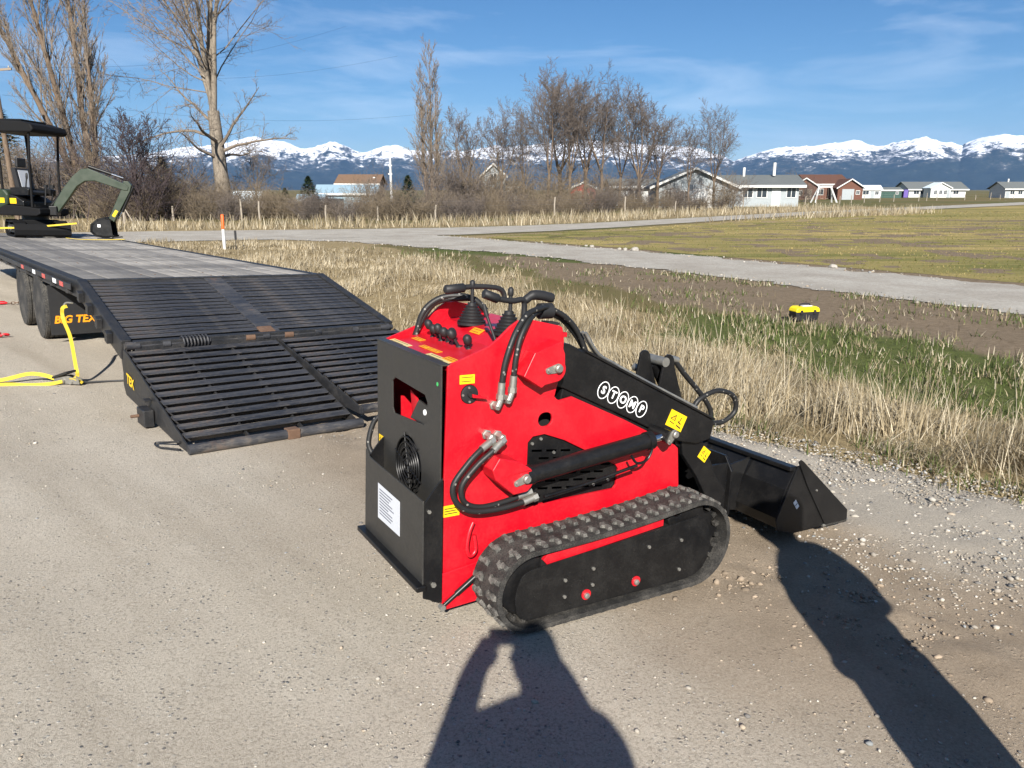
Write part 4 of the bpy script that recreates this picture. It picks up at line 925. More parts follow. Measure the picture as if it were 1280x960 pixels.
for s_ in (-.026,.026): mb.plate([(-.12,.010),(.14,.014),(.135,.06),(.03,.085),(-.11,.06)], lambda p, t, s_=s_: (p[0]+t*.35, p[1]*0+s_+t-.0+p[0]*-.25, p[1]), -.002, .002)
mb.build('ratchet_frame', M['steel'], st)
MB().bar((-.11,.04,.06),(.07,-.04,.125),.10,.02).build('ratchet_handle', M['plastic'], st, bevel=.004)
MB().cyl((-.03,-.035,.035),(.0,.05,.035),.026,14).cyl((.05,-.05,.03),(.065,.03,.03),.02,12).build('ratchet_spool', M['steel'], st, 40)
ribbon([Vector((.05,-.03,.06)), Vector((.09,-.04,.06)), Vector((.12,-.04,.045)), Vector((.15,-.03,.02))], .03, (.3,.95,0), M['strap'], 'webbing_wrap', st)
MB().tube([Vector((.10,.0,.015)), rel(gz(stp.x+.32, stp.y+.14, .01)), rel(gz(stp.x+.52, stp.y+.20, .012))], .009, 6).build('strap_tail_hook', M['trailer'], st, 60)
# red load binders
def binder(x, y, rz, lab, hook):
    b_ = empty('load_binder', gz(x, y), rz); tag(b_, lab, 'binder')
    MB().tube([(-.25,0,.025),(-.2,0,.03),(.02,0,.03),(.06,0,.025)], [.016,.024,.024,.014], 10).build('binder_barrel', M['red'], b_, 40)
    MB().bar((-.08,.0,.05),(-.02,.16,.03),.03,.018).build('binder_handle', M['red'], b_, bevel=.004)
    if hook:
        for k in range(4):
            c_ = Vector((.09+k*.045, .004*k, .02)); a_ = R(90*(k % 2)); mb = MB()
            mb.tube([c_+Vector((.03*math.cos(t_), .019*math.sin(t_)*math.cos(a_), .019*math.sin(t_)*math.sin(a_))) for t_ in [2*math.pi*j/14 for j in range(14)]], .0055, 6, closed=True); mb.build('chain_link', M['rust'], b_, 60)
    else: MB().tube(bez([(.05,0,.03),(.09,.01,.04),(.12,.03,.03),(.10,.05,.02),(.07,.045,.02)], 5), .012, 8).build('hook', M['red'], b_, 60)
binder(BX1, BY1, .35, 'red load binder with chain lying on gravel beside the trailer wheels', True)
binder(BX2, BY2, .2, 'red load binder with open hook lying alone on bare gravel', False)

# ------------------------------------------------------------------ mini excavator on the deck
EXU, EXV = 13.35, -1.22
base = tpt(EXU, EXV, DZ+.006); 
exm = TRM.copy(); exm.translation = base
EX = empty('mini_excavator', mat=exm @ Matrix.Rotation(R(180), 4, 'Z') @ Matrix.Scale(.92, 4))          # local x: towards the trailer's rear
tag(EX, 'olive green and black mini excavator with canopy strapped down on the trailer deck', 'excavator')
def etrack(v0):
    o_ = belt((-.52,.17), .165, (.52,.17), .165, 14, 14, 10); i_ = belt((-.52,.17), .140, (.52,.17), .140, 14, 14, 10); n = len(o_); w = .22
    vs_ = [(p[0], v0, p[1]) for p in o_]+[(p[0], v0+w, p[1]) for p in o_]+[(p[0], v0, p[1]) for p in i_]+[(p[0], v0+w, p[1]) for p in i_]; fs = []
    for k in range(n): j = (k+1) % n; fs += [(k,j,n+j,n+k),(2*n+k,3*n+k,3*n+j,2*n+j),(k,2*n+k,2*n+j,j),(n+k,n+j,3*n+j,3*n+k)]
    mb = MB().add(vs_, fs); P = [Vector((p[0],0,p[1])) for p in o_]
    for k in range(0, n, 1):
        p = P[k]; d_ = (P[(k+1) % n]-P[k-1]).normalized(); nr_ = Vector((d_.z,0,-d_.x)); mb.bar(p+nr_*.008+Vector((0,v0+.01,0)), p+nr_*.008+Vector((0,v0+w-.01,0)), .03, .022, nr_)
    t_ = mb.build('crawler_track', M['matte'], EX, 35)
    MB().box(-.45,.45,v0+.04,v0+w-.04,.09,.25).build('track_frame', M['black'], t_)
    for u_ in (-.52,.52): MB().lathe([(-.06,.10),(-.05,.135),(.05,.135),(.06,.10)], (u_, v0+w/2, .17), (0,1,0), 20).build('track_wheel', M['black'], t_, 40)
    for u_ in (-.2,.12):
        MB().lathe([(0,.05),(.02,.05)], (u_, v0-.001 if v0 < 0 else v0+w-.019, .17), (0,1,0), 14).build('roller', M['steel'], t_, 40)
etrack(-.50); etrack(.28)
MB().box(-.34,.34,-.28,.28,.16,.36).build('carbody', M['matte'], EX, bevel=.02); MB().cyl((0,0,.36),(0,0,.44),.26,24).build('slew_ring', M['black'], EX, 40)
bl_ = MB().plate([(.78,.02),(.84,.06),(.86,.16),(.83,.28),(.80,.28),(.82,.16),(.80,.07)], SIDE, -.52, .52).build('dozer_blade', M['matte'], EX, bevel=.004)
for v_ in (-.22,.22): MB().bar((.28,v_,.20),(.82,v_,.16),.06,.07).build('blade_arm', M['black'], bl_, bevel=.005)
HS = empty('house'); HS.parent = EX; HS.rotation_euler = (0, 0, R(EXSWING)); HS.location = (0, 0, .44)
MB().plate([(-.62,.0),(.38,.0),(.48,.05),(.48,.16),(.10,.20),(-.16,.22),(-.62,.20)], SIDE, -.44, .44).build('lower_skirt', M['matte'], HS, bevel=.02)
MB().plate([(-.70,.10),(-.66,.04),(-.26,.2205),(-.22,.44),(-.30,.54),(-.60,.55),(-.70,.44)], SIDE, -.45, .45).build('engine_hood', M['exgreen'], HS, bevel=.045, seg=3)
MB().plate([(-.5,.26),(-.32,.26),(-.32,.36),(-.5,.36)], SIDE, -.4515, -.4505).build('warning_decal', M['yellow'], HS)
MB().plate([(-.2,.25),(-.05,.25),(-.05,.36),(-.2,.36)], SIDE, -.4415, -.4405).build('warning_decal', M['yellow'], HS)
MB().plate([(-.215,.2205),(.12,.2005),(.12,.30),(-.05,.40),(-.215,.44)], SIDE, -.44, .44).build('seat_base', M['black'], HS, bevel=.015)
se_ = MB().plate([(-.20,.45),(.16,.44),(.18,.50),(.10,.54),(-.12,.545),(-.20,.52)], SIDE, -.22, .22).build('seat', M['plastic'], HS, bevel=.03, seg=3)
MB().plate([(-.22,.52),(-.12,.55),(-.20,.98),(-.26,1.0),(-.31,.98)], SIDE, -.22, .22).build('seat_back', M['plastic'], HS, bevel=.035, seg=3)
MB().plate([(-.21,1.01),(-.20,1.20),(-.25,1.21),(-.28,1.01)], SIDE, -.13, .13).build('head_rest', M['plastic'], HS, bevel=.02)
MB().add([(-.118,-.16,.60),(-.118,.12,.60),(-.185,.12,.95),(-.185,-.16,.95),(-.112,-.16,.602),(-.112,.12,.602),(-.179,.12,.952),(-.179,-.16,.952)], [(0,3,2,1),(4,5,6,7),(0,1,5,4),(1,2,6,5),(2,3,7,6),(3,0,4,7)]).build('document', M['paper'], HS)
for v_ in (-.34,.34):
    MB().plate([(-.2,.43),(.22,.43),(.24,.56),(.12,.60),(-.2,.58)], SIDE, v_-.07, v_+.07).build('console', M['black'], HS, bevel=.015)
    MB().cyl((.12,v_,.58),(.16,v_,.78),.014,8).tube([(.16,v_,.76),(.165,v_,.80),(.17,v_,.87),(.172,v_,.89)],[.018,.024,.022,.01],10).build('joystick', M['plastic'], HS, 50)
for v_ in (-.10,.10): MB().cyl((.34,v_,.20),(.40,v_,.62),.014,8).box(.37,.43,v_-.03,v_+.03,.60,.66).build('travel_lever', M['plastic'], HS, 40)
MB().box(.30,.36,-.40,.40,.20,.24).build('foot_plate', M['black'], HS)
for (u_, v_, ut) in ((-.36,-.42,-.40),(-.36,.42,-.40),(.30,-.42,.38),(.30,.42,.38)):
    MB().tube([(u_,v_,.19 if u_ > 0 else .40),(u_+(.02 if u_ > 0 else 0),v_,1.0),(ut,v_,1.75)], .026, 10).build('canopy_post', M['matte'], HS, 40)
rf = MB().plate([(-.50,1.70),(.50,1.70),(.56,1.76),(.52,1.86),(.30,1.92),(-.40,1.935),(-.54,1.86)], SIDE, -.52, .52).build('canopy_roof', M['matte'], HS, bevel=.03, seg=3)
MB().box(-.38,.18,-.36,.36,1.936,1.975).build('roof_panel', M['matte'], rf, bevel=.01)
# boom, dipper, bucket (in the house's x-z plane)
bm0, bmK, bm1 = Vector((.50,0,.13)), Vector((1.20,0,.92)), Vector((1.95,0,.66))
boom = [(.44,.10),(.50,.06),(.57,.09),(.80,.40),(.98,.66),(1.14,.77),(1.34,.78),(1.90,.60),(1.98,.60),(2.0,.68),(1.94,.73),(1.42,.96),(1.22,1.04),(1.08,1.02),(.90,.86),(.70,.60),(.50,.28)]
bo = MB().plate(boom, SIDE, -.075, .075).build('boom', M['exgreen'], HS, bevel=.012)
MB().box(.40,.56,-.13,.13,.02,.22).build('swing_post', M['black'], HS, bevel=.015)
dip = [(1.90,.80),(2.0,.80),(2.06,.72),(2.02,.58),(1.66,-.08),(1.58,-.10),(1.54,-.03),(1.84,.60)]
MB().plate(dip, SIDE, -.06, .06).build('dipper_arm', M['exgreen'], HS, bevel=.01)
MB().plate([(1.62,.05),(1.70,.18),(1.755,.15),(1.675,.02)], SIDE, -.0625, -.0612).build('warning_decal', M['yellow'], HS)
for (p, q, r_, nm) in (((.50,0,.20),(.90,0,.66),.040,'boom_cylinder'),((1.22,0,1.06),(1.66,0,.92),.036,'dipper_cylinder'),((2.08,0,.66),(1.82,0,.12),.034,'bucket_cylinder')):
    p = Vector(p); q = Vector(q); off = Vector((-.07,0,.03)) if nm == 'boom_cylinder' else Vector((0,0,.02)); p += off; q += off
    c_ = MB().cyl(p, q, r_, 14).build(nm, M['black'], HS, 40); d_ = (q-p).normalized(); MB().cyl(q, q+d_*.24 if nm != 'bucket_cylinder' else q+d_*.15, r_*.5, 10).build('piston_rod', M['chrome'], c_, 40)
bk_ = [(1.64,-.06),(1.52,.02),(1.36,-.02),(1.22,-.14),(1.20,-.30),(1.30,-.40),(1.50,-.43),(1.66,-.40),(1.68,-.36),(1.50,-.38),(1.33,-.36),(1.26,-.28),(1.28,-.16),(1.38,-.07),(1.52,-.03)]
eb = MB().plate(bk_, SIDE, -.24, .24).build('digging_bucket', M['matte'], HS, bevel=.004)
for v_ in (-.24,.232): MB().plate([(1.62,-.06),(1.52,.01),(1.36,-.03),(1.23,-.14),(1.215,-.30),(1.31,-.39),(1.50,-.42),(1.65,-.39)], SIDE, v_, v_+.008).build('bucket_cheek', M['black'], eb)
for k in range(4): MB().box(1.62,1.75,-.21+k*.13,-.17+k*.13,-.425,-.40).build('bucket_tooth', M['black'], eb, bevel=.004)
MB().bar((1.78,0,.10),(1.62,0,-.02),.05,.05).bar((1.70,-.03,.20),(1.74,-.03,-.02),.03,.03).build('bucket_link', M['black'], eb)
MB().add([(1.36,-.2415,-.20),(1.42,-.2415,-.20),(1.42,-.2415,-.14),(1.36,-.2415,-.14)], [(0,1,2,3)]).build('rating_sticker', M['white'], eb)
for o in [c for c in HS.children if c.name.split('.')[0] in ('boom', 'dipper_arm', 'boom_cylinder', 'dipper_cylinder', 'bucket_cylinder', 'digging_bucket', 'swing_post') or (c.name.startswith('warning_decal') and c.data.vertices[0].co.x > 1)]:
    rm_ = Matrix.Rotation(R(22), 3, 'Z'); pv = Vector((.48, 0, 0)); o.rotation_euler = (0, 0, R(22)); o.location = pv-rm_ @ pv
# straps that hold the excavator down
def strap_thing(pts, side, lab, w=.05):
    p0 = Vector(pts[0]); e = empty('tie_down_strap', p0); tag(e, lab, 'strap')
    ribbon([Vector(p)-p0 for p in pts], w, side, M['strap'], 'webbing', e); return e
tf = lambda u, v, z: tpt(u, v, DZ+z)
s1 = strap_thing([tf(11.2,.02,-.02), tf(11.9,-.06,.03), tf(12.6,-.10,.06), tf(13.5,-.12,.05)], lambda t: TRM.to_3x3() @ Vector((0,.7,.7)), 'yellow webbing strap lying along the plank deck edge beside the excavator', .09)
s2 = strap_thing([tf(11.55,-2.42,.03), tf(11.75,-2.05,.012), tf(11.9,-1.7,.012), tf(12.0,-1.5,.03)], lambda t: TRM.to_3x3() @ Vector((1,.3,0)), 'yellow webbing strap lying flat on planks beside the digging bucket', .10)
s3 = strap_thing([tf(12.3,-1.75,.30), tf(12.75,-1.0,.20), tf(13.0,-.45,.16), tf(13.1,-.02,.06)], lambda t: (0,0,1), 'thin yellow strap stretched taut across the excavator tracks', .03)
s4 = strap_thing([tf(13.0,.04,.10), tf(13.35,-.10,.24), tf(13.7,-.22,.28), tf(14.4,-.3,.24)], lambda t: (0,0,1), 'short yellow strap with ratchet hooked round the crawler track end', .06)
MB().lathe([(-.05,.03),(-.03,.06),(.03,.06),(.05,.03)], (.28,.30,.12), (1,.4,0), 12).build('ratchet_buckle', M['strap'], s4, 50)

# ------------------------------------------------------------------ bare trees and brush
def bx(px, Y): return (px-640)/990*Y        # bearing to sideways distance at range Y
def bare(seed, H, r0, style):
    """returns (trunk, twigs) builders for a leafless tree standing at the origin"""
    rnd = random.Random(seed); tr_, tw = MB(), MB()
    S = dict(broad=dict(n1=16, n2=11, n3=8, n4=3, a=(26,56), lift=.10, l1=.78, fork=.36, up=.06, start=.22),
             column=dict(n1=34, n2=11, n3=7, n4=1, a=(20,38), lift=.30, l1=.30, fork=.0, up=.20, start=.08),
             vase=dict(n1=17, n2=11, n3=7, n4=2, a=(24,54), lift=.15, l1=.74, fork=.30, up=.10, start=.25),
             multi=dict(n1=34, n2=11, n3=7, n4=2, a=(16,34), lift=.3, l1=.32, fork=.0, up=.22, start=.16))[style]
    def rot(d, ang, az):
        o = d.orthogonal().normalized(); o = Matrix.Rotation(az, 3, d) @ o
        return (d*math.cos(ang)+o*math.sin(ang)).normalized()
    def limb(mb, p, d, L, r_, n, sides, wob, up, tip=.15):
        pts = [p.copy()]; rr = [r_]
        for i in range(n):
            d = (d+Vector((rnd.gauss(0, wob), rnd.gauss(0, wob), rnd.gauss(0, wob)+up))).normalized(); p = p+d*(L/n); pts.append(p.copy()); rr.append(r_*(1-(1-tip)*(i+1)/n))
        mb.tube(pts, rr, sides, cap=False); return pts, rr
    def along(pts, t):
        k = min(int(t*(len(pts)-1)), len(pts)-2); f = t*(len(pts)-1)-k; return pts[k].lerp(pts[k+1], f), (pts[k+1]-pts[k]).normalized(), k
    def kids(pts, rr, L, level):
        n = (S['n1'], S['n2'], S['n3'], S['n4'])[level] if level < 4 else 0
        for i in range(n):
            t = (S['start'] if level == 0 else .18)+(1-(S['start'] if level == 0 else .18))*(i+rnd.random())/n*.98
            p, d, k = along(pts, t); ang = R(rnd.uniform(*S['a']))*(1.0 if level == 0 else 1.15)
            if level == 0: ang *= 1.25-.55*t
            dd = rot(d, ang, rnd.uniform(0, 6.283)); dd = (dd+Vector((0, 0, S['lift']*.5))).normalized()
            l_ = L*(S['l1'] if level == 0 else .42)*rnd.uniform(.65, 1.15)*(1.12-.72*t if level == 0 else 1.1-.6*t)
            r_ = max((.016, .014, .012, .010)[level], min(rr[k]*(.42 if level == 0 else .42), .05 if level == 0 else .022)); sd = (6, 4, 3, 3)[level]
            q, qr = limb(tr_ if level == 0 and False else tw, p, dd, l_, r_, (6, 4, 3, 2)[level], sd, (.10, .13, .16, .18)[level], S['up']*(.6 if level else 1)*.5, .2)
            kids(q, qr, l_, level+1)
    stems = [(Vector((0,0,-.15)), Vector((rnd.gauss(0,.03), rnd.gauss(0,.03), 1)).normalized(), 1., 1.)]
    if style == 'column': stems = [(Vector((dx*4, rnd.gauss(0,.2), -.15)), Vector((dx*.35, rnd.gauss(0,.02), 1)).normalized(), h_, .75) for dx, h_ in ((-.10,.86),(0.0,1.0),(.10,.80))]
    if style == 'multi': stems = [(Vector((rnd.gauss(0,.25), rnd.gauss(0,.25), -.15)), Vector((dx, rnd.gauss(0,.04), 1)).normalized(), h_, .8) for dx, h_ in ((-.30,.95),(-.16,1.05),(0.02,1.0),(.13,.72))]
    for p, d, hs_, rs in stems:
        L = H*hs_
        if S['fork']:
            q, qr = limb(tr_, p, d, L*S['fork'], r0*rs, 7, 10, .035, .03, .72)
            for j in range(4 if style == 'vase' else 5):
                dd = rot(q[-1]-q[-2] if False else d, R(rnd.uniform(8, 24) if style == 'broad' else rnd.uniform(10, 30)), 6.283*j/(4 if style == 'vase' else 5)+rnd.uniform(-.4, .4))
                b_, br = limb(tr_, q[-1]-d*.05*j, dd, L*(1-S['fork'])*rnd.uniform(.75, 1.08), qr[-1]*rnd.uniform(.5, .72), 9, 8, .06, .10, .10)
                sv = dict(S); S['n1'] = max(6, S['n1']//2+2); S['start'] = .08; kids(b_, br, L*(1-S['fork']), 0); S.update(sv)
            for j in range(7 if style == 'broad' else 3):
                t = rnd.uniform(.55, .98); p_, d_, k = along(q, t); b_, br = limb(tw, p_, rot(d_, R(rnd.uniform(55, 82)), rnd.uniform(0, 6.28)), L*.30*rnd.uniform(.6, 1.1), qr[k]*.30, 8, 5, .12, -.01, .15); kids(b_, br, L*.30, 1)
        else:
            q, qr = limb(tr_, p, d, L, r0*rs, 14, 9, .02, .02, .05); kids(q, qr, L, 0)
    return tr_, tw
def brush(seed, h, w):
    rnd = random.Random(seed); mb = MB()
    for i in range(46):
        p = Vector((rnd.gauss(0, w*.22), rnd.gauss(0, w*.22), -.05)); d = Vector((rnd.gauss(0, .42), rnd.gauss(0, .42), 1)).normalized(); L = h*rnd.uniform(.5, 1.05)
        pts = [p.copy()]
        for k in range(4): d = (d+Vector((rnd.gauss(0,.16), rnd.gauss(0,.16), rnd.gauss(.0,.10)))).normalized(); p = p+d*L/4; pts.append(p.copy())
        r_ = h*.006; mb.tube(pts, [r_, r_*.8, r_*.65, r_*.5, r_*.3], 3, cap=False)
        for j in range(9):
            t = rnd.uniform(.15, .98)*4; k = min(int(t), 3); a_ = pts[k].lerp(pts[k+1], t-k); dd = (d*.4+Vector((rnd.gauss(0,.8), rnd.gauss(0,.8), rnd.gauss(.35,.5)))).normalized(); l_ = L*rnd.uniform(.15, .38)
            m_ = a_+dd*l_*.5+Vector((0,0,rnd.gauss(0,.03))); e_ = a_+dd*l_; mb.tube([a_, m_, e_], [r_*.5, r_*.4, r_*.25], 3, cap=False)
            for g_ in range(3):
                d2 = (dd+Vector((rnd.gauss(0,.7), rnd.gauss(0,.7), rnd.gauss(.1,.5)))).normalized(); q0 = a_.lerp(e_, rnd.uniform(.3, 1)); mb.tube([q0, q0+d2*l_*.55], [r_*.35, r_*.2], 3, cap=False)
    return mb
def put_tree(name, lab, seed, H, r0, style, px, Y, bk, tk, group=None, rz=0, cat='tree'):
    a_, b_ = bare(seed, H, r0, style); e = empty(name, (bx(px, Y), Y, FLATZ), rz); tag(e, lab, cat, group)
    a_.build('trunk', M[bk], e, 60); b_.build('crown', M[tk], e); return e
put_tree('cottonwood_tree', 'tall bare cottonwood with pale trunk and wide spreading limbs beside the crossroad', 11, 19.5, .52, 'broad', 279, 54, 'bark_pale', 'twig_pale')
put_tree('poplar_clump', 'tall bare poplar clump with several upright stems behind the excavator', 23, 19.0, .34, 'multi', 112, 52, 'bark_brown', 'twig_pale')
put_tree('poplar_tree', 'slender columnar bare poplar standing alone above the brush line', 31, 12.6, .20, 'column', 540, 66, 'bark_brown', 'twig_pale')
GR = 'bare trees behind the brush line'
protos = {}
for i, (sd, H, px, Y, lab, st_) in enumerate([
    (41, 8.0, 582, 72, 'short bare tree right beside the columnar poplar', 'vase'), (42, 8.6, 628, 74, 'bare tree rising behind the small grey gabled house', 'vase'),
    (43, 11.0, 684, 72, 'wide bare tree with leaning limbs in the dense grove', 'vase'), (44, 10.8, 712, 75, 'dark bare tree in the middle of the dense grove', 'vase'),
    (45, 11.6, 752, 74, 'tallest bare tree of the dense grove', 'vase'), (46, 9.6, 800, 76, 'bare tree at the end of the dense grove', 'vase'),
    (47, 8.8, 822, 79, 'bare tree beside the gabled end of the grey house', 'vase'), (48, 6.8, 862, 73, 'small leaning bare tree before the grey house gable', 'vase'), (49, 8.0, 892, 73, 'upright bare tree before the grey house roof', 'vase'),
    (50, 5.0, 318, 60, 'small bare tree between the cottonwood and the blue barn', 'vase'), (51, 11.2, 700, 78, 'bare tree behind the wide leaning tree of the grove', 'vase'), (52, 10.8, 733, 77, 'bare tree just before the tallest tree of the grove', 'vase'), (53, 10.0, 775, 79, 'bare tree just behind the tallest tree of the grove', 'vase'), (54, 8.2, 655, 76, 'slim bare tree at the near end of the dense grove', 'vase')]):
    if i < 5: protos[i] = (put_tree('bare_tree', lab, sd, H, .17, st_, px, Y, 'bark_brown', 'twig_brown', GR), H)
    else:
        src, h0 = protos[i % 5]; o = copy_tree(src); o.location = (bx(px, Y), Y, FLATZ); o.rotation_euler = (0, 0, 2.2+i); o.scale = [H/h0*1.05]*3; tag(o, lab)
tA, tB = bare(61, 6.0, .16, 'vase'); e = empty('thicket_tree', (bx(171, 47), 47, FLATZ)); tag(e, 'dense dark rounded bare tree behind the excavator boom', 'tree'); tA.build('trunk', M['twig_dark'], e, 60)
tw2 = brush(62, 5.0, 3.2); tB.add(tw2.v, tw2.f); tB.build('crown', M['twig_dark'], e)
# brush along the fence: individual bushes sharing a few shapes
shr = []
for i in range(6): shr.append(brush(100+i, 2.4, 2.2))
smesh = []
for i, b_ in enumerate(shr):
    o = b_.build('twigs', M['brush' if i % 3 else 'twig_brown']); smesh.append(o.data); bpy.data.objects.remove(o)
rb = random.Random(5); nb = 0
def bush(px, Y, s_, k=None, sz=1.0, lab='leafless brown bush in the brush line along the fence beyond the crossroad'):
    o = bpy.data.objects.new('bush', smesh[rb.randrange(6) if k is None else k]); col.objects.link(o); o.location = (bx(px, Y), Y, FLATZ); o.rotation_euler = (0, 0, rb.uniform(0, 6.28)); o.scale = (s_*rb.uniform(.9, 1.25), s_*rb.uniform(.9, 1.25), s_*sz*rb.uniform(.85, 1.2))
    tag(o, lab, 'bush', 'bushes along the far fence')
px = 132
while px < 905:
    Y0 = 46+max(0, px-560)*.075
    for r_ in range(2): bush(px+rb.uniform(-8, 8), Y0+rb.uniform(0, 9), rb.uniform(.45, .85)*(1.15 if px < 330 else 1.0))
    px += rb.uniform(11, 19)
for px, Y, s_ in ((192,52,1.5),(212,54,1.4),(246,55,1.25),(320,56,1.0),(455,54,1.05),(470,57,1.15),(575,58,1.5),(590,60,1.6),(605,62,1.3),(560,58,1.4),(650,64,1.35),(664,66,1.2),(700,66,1.2),(718,67,1.3),(742,66,1.1),(760,68,1.2),(790,70,1.1),(845,70,.95),(905,72,1.15),(918,73,1.0),(60,50,1.6),(85,51,1.9),(40,52,1.9),(15,54,2.0),(135,50,1.6),(985,96,1.3),(1010,120,1.2)): bush(px, Y, s_, None, 1.15, 'tall leafless brown shrub rising above the brush line behind the fence')
# evergreens: whorls of short needle tufts
def evergreen(seed, H, w):
    rnd = np.random.RandomState(seed); n = 2600; z = rnd.rand(n)**.8; rad = w*(1-z)**.75*np.sqrt(rnd.rand(n))*(.75+.5*vnoise(z*9, rnd.rand(n)*2, seed)); th = rnd.rand(n)*6.283
    c = np.stack([rad*np.cos(th), rad*np.sin(th), H*(.08+.92*z)], 1); s_ = H*.035*(.6+rnd.rand(n)); dirs = np.stack([np.cos(th), np.sin(th), rnd.uniform(-.5, .5, n)], 1)*s_[:, None]; sv = np.stack([-np.sin(th), np.cos(th), rnd.uniform(-.6, .6, n)], 1)*s_[:, None]*.5
    V = np.stack([c-dirs*.3-sv*.6, c-dirs*.3+sv*.6, c+dirs], 1).reshape(-1, 3); F_ = np.arange(n*3).reshape(-1, 3); g = (.5+rnd.rand(n))[:, None]*np.array([[.030, .048, .020]]); return V, F_, np.repeat(g, 3, 0)
for sd, H, w, px, Y, lab in ((1, 5.0, 1.9, 386, 96, 'broad dark green pine behind the blue barn'), (2, 3.6, 1.2, 356, 92, 'small dark green conifer beside the white roofed shed'), (3, 4.2, 1.5, 206, 60, 'yellowish green conifer inside the brown brush'), (4, 9., 3.2, 2, 62, 'tall dark conifer behind the utility pole'), (5, 4.4, 1.6, 510, 78, 'olive green conifer beside the thin white mast'), (6, 3.2, 1.2, 473, 84, 'dark conifer against the blue barn end wall')):
    e = empty('conifer', (bx(px, Y), Y, FLATZ+float(hollow(bx(px, Y), Y)))); tag(e, lab, 'tree'); V, F_, C_ = evergreen(sd, H, w); np_mesh('crown', V, F_, M['needle'], C_, parent=e); MB().tube([(0,0,-.1),(0,0,H*.9)], [.10*H/5,.02], 7).build('trunk', M['bark_brown'], e)

# ------------------------------------------------------------------ buildings
for nm, c in (('wall_grey',(.30,.33,.345)),('wall_white',(.52,.53,.52)),('wall_blue',(.27,.39,.47)),('wall_brown',(.115,.048,.030)),('wall_green',(.035,.075,.06)),('roof_grey',(.12,.13,.128)),('roof_brown',(.105,.050,.033)),('roof_white',(.62,.70,.74)),('roof_tan',(.17,.105,.065)),('purple',(.12,.08,.30)),('red_shed',(.42,.04,.03)),('trim',(.62,.62,.60)),('pane',(.03,.04,.05)),('wood',(.24,.19,.14)),('post_wood',(.30,.26,.21))):
    M[nm] = flat(nm, c, .7 if nm != 'pane' else .15, .12, 3, .05, bscale=30)
def house(name, lab, px, Y, L, D, hw, hr, wall, roof, rz=0, wins=(), doors=(), eave=.4, gable_front=False, trim='trim', chim=()):
    e = empty(name, (bx(px, Y), Y, FLATZ+float(hollow(bx(px, Y), Y+D/2))), rz); tag(e, lab, 'house' if 'shed' not in name and 'barn' not in name else name.replace('_', ' ').split()[-1])
    if gable_front: wallp = [(-L/2,0),(L/2,0),(L/2,hw),(0,hw+hr),(-L/2,hw)]; MB().plate(wallp, SIDE, 0, D).build('wall', M[wall], e)
    else: MB().plate([(0,0),(D,0),(D,hw),(D/2,hw+hr),(0,hw)], REAR, -L/2, L/2).build('wall', M[wall], e)
    t_ = .14
    if gable_front:
        for sg in (-1, 1):
            k = hr/(L/2); MB().plate([(0,hw+hr+.02),(0,hw+hr+.02+t_),(sg*(L/2+eave),hw+.02+t_-k*eave),(sg*(L/2+eave),hw+.02-k*eave)], SIDE, -eave, D+eave).build('roof', M[roof], e)
            MB().plate([(0,hw+hr-.02),(0,hw+hr+.04+t_),(sg*(L/2+eave+.02),hw+.04+t_-k*eave),(sg*(L/2+eave+.02),hw-.06-k*eave)], SIDE, -eave-.06, -eave-.003).build('fascia', M[trim], e)
    else:
        for sg in (0, 1):
            k = hr/(D/2); y0, y1 = (D/2, -eave) if sg == 0 else (D/2, D+eave)
            MB().plate([(y0,hw+hr+.02),(y0,hw+hr+.02+t_),(y1,hw+.02+t_-k*eave),(y1,hw+.02-k*eave)], REAR, -L/2-eave, L/2+eave).build('roof', M[roof], e)
        MB().box(-L/2-eave, L/2+eave, -eave-.05, -eave-.003, hw-.18-k*eave+.06, hw+.14-k*eave).build('fascia', M[trim], e)
    for (x, z, w, h) in wins:
        fr = MB().box(x-w/2-.08, x+w/2+.08, -.05, -.003, z-h/2-.08, z+h/2+.08).build('window', M[trim], e)
        MB().box(x-w/2, x-.03, -.06, -.052, z-h/2, z+h/2).build('pane', M['pane'], fr); MB().box(x+.03, x+w/2, -.06, -.052, z-h/2, z+h/2).build('pane', M['pane'], fr)
    for (x, w, h, m_) in doors: MB().box(x-w/2, x+w/2, -.05, -.003, 0, h).build('door', M[m_], e)
    for (x, y, z, h, r_) in chim: MB().cyl((x, y, z), (x, y, z+h), r_, 8).build('chimney', M['trim'], e)
    return e
house('grey_house', 'long grey ranch house with grey shingle roof beside the crossroad', 949, 86, 8.4, 7, 2.3, .95, 'wall_grey', 'roof_grey', R(-6), [(-1.2,1.5,1.0,1.0),(.3,1.5,1.0,1.0),(3.4,1.5,.9,1.0)], [(1.8,.9,2.0,'trim')], .6, chim=((-1.2,3.0,3.2,1.0,.14),(2.0,2.6,3.3,1.4,.16)))
house('gabled_house', 'grey and white garage wing with white edged gable beside the ranch house', 868, 80, 8.0, 6, 2.1, 1.7, 'wall_grey', 'roof_grey', R(-4), [(-1.0,1.2,.8,.9),(-2.6,1.2,.6,.9)], [(.9,2.2,1.9,'trim')], .5, True)
house('low_house', 'low white house with dark eave half hidden behind the grove', 815, 92, 9, 6, 2.2, .7, 'wall_white', 'roof_grey', 0, [(-2,1.3,1.2,.9),(1.5,1.3,1.2,.9)], [(0,.9,1.9,'wood')], .5)
house('small_house', 'small pale grey gabled house hidden in brush near the poplar', 617, 82, 2.4, 4, 3.2, 1.1, 'wall_grey', 'roof_grey', 0, [(0,3.0,.7,.7)], [(.3,.8,1.9,'wood')], .25, True)
house('lean_to_shed', 'pale low shed attached beside the small gabled house', 634, 84, 2.6, 4, 2.1, .5, 'wall_white', 'roof_grey', 0, [(.2,1.3,.6,.6)], [(-.7,.8,1.8,'wood')], .2)
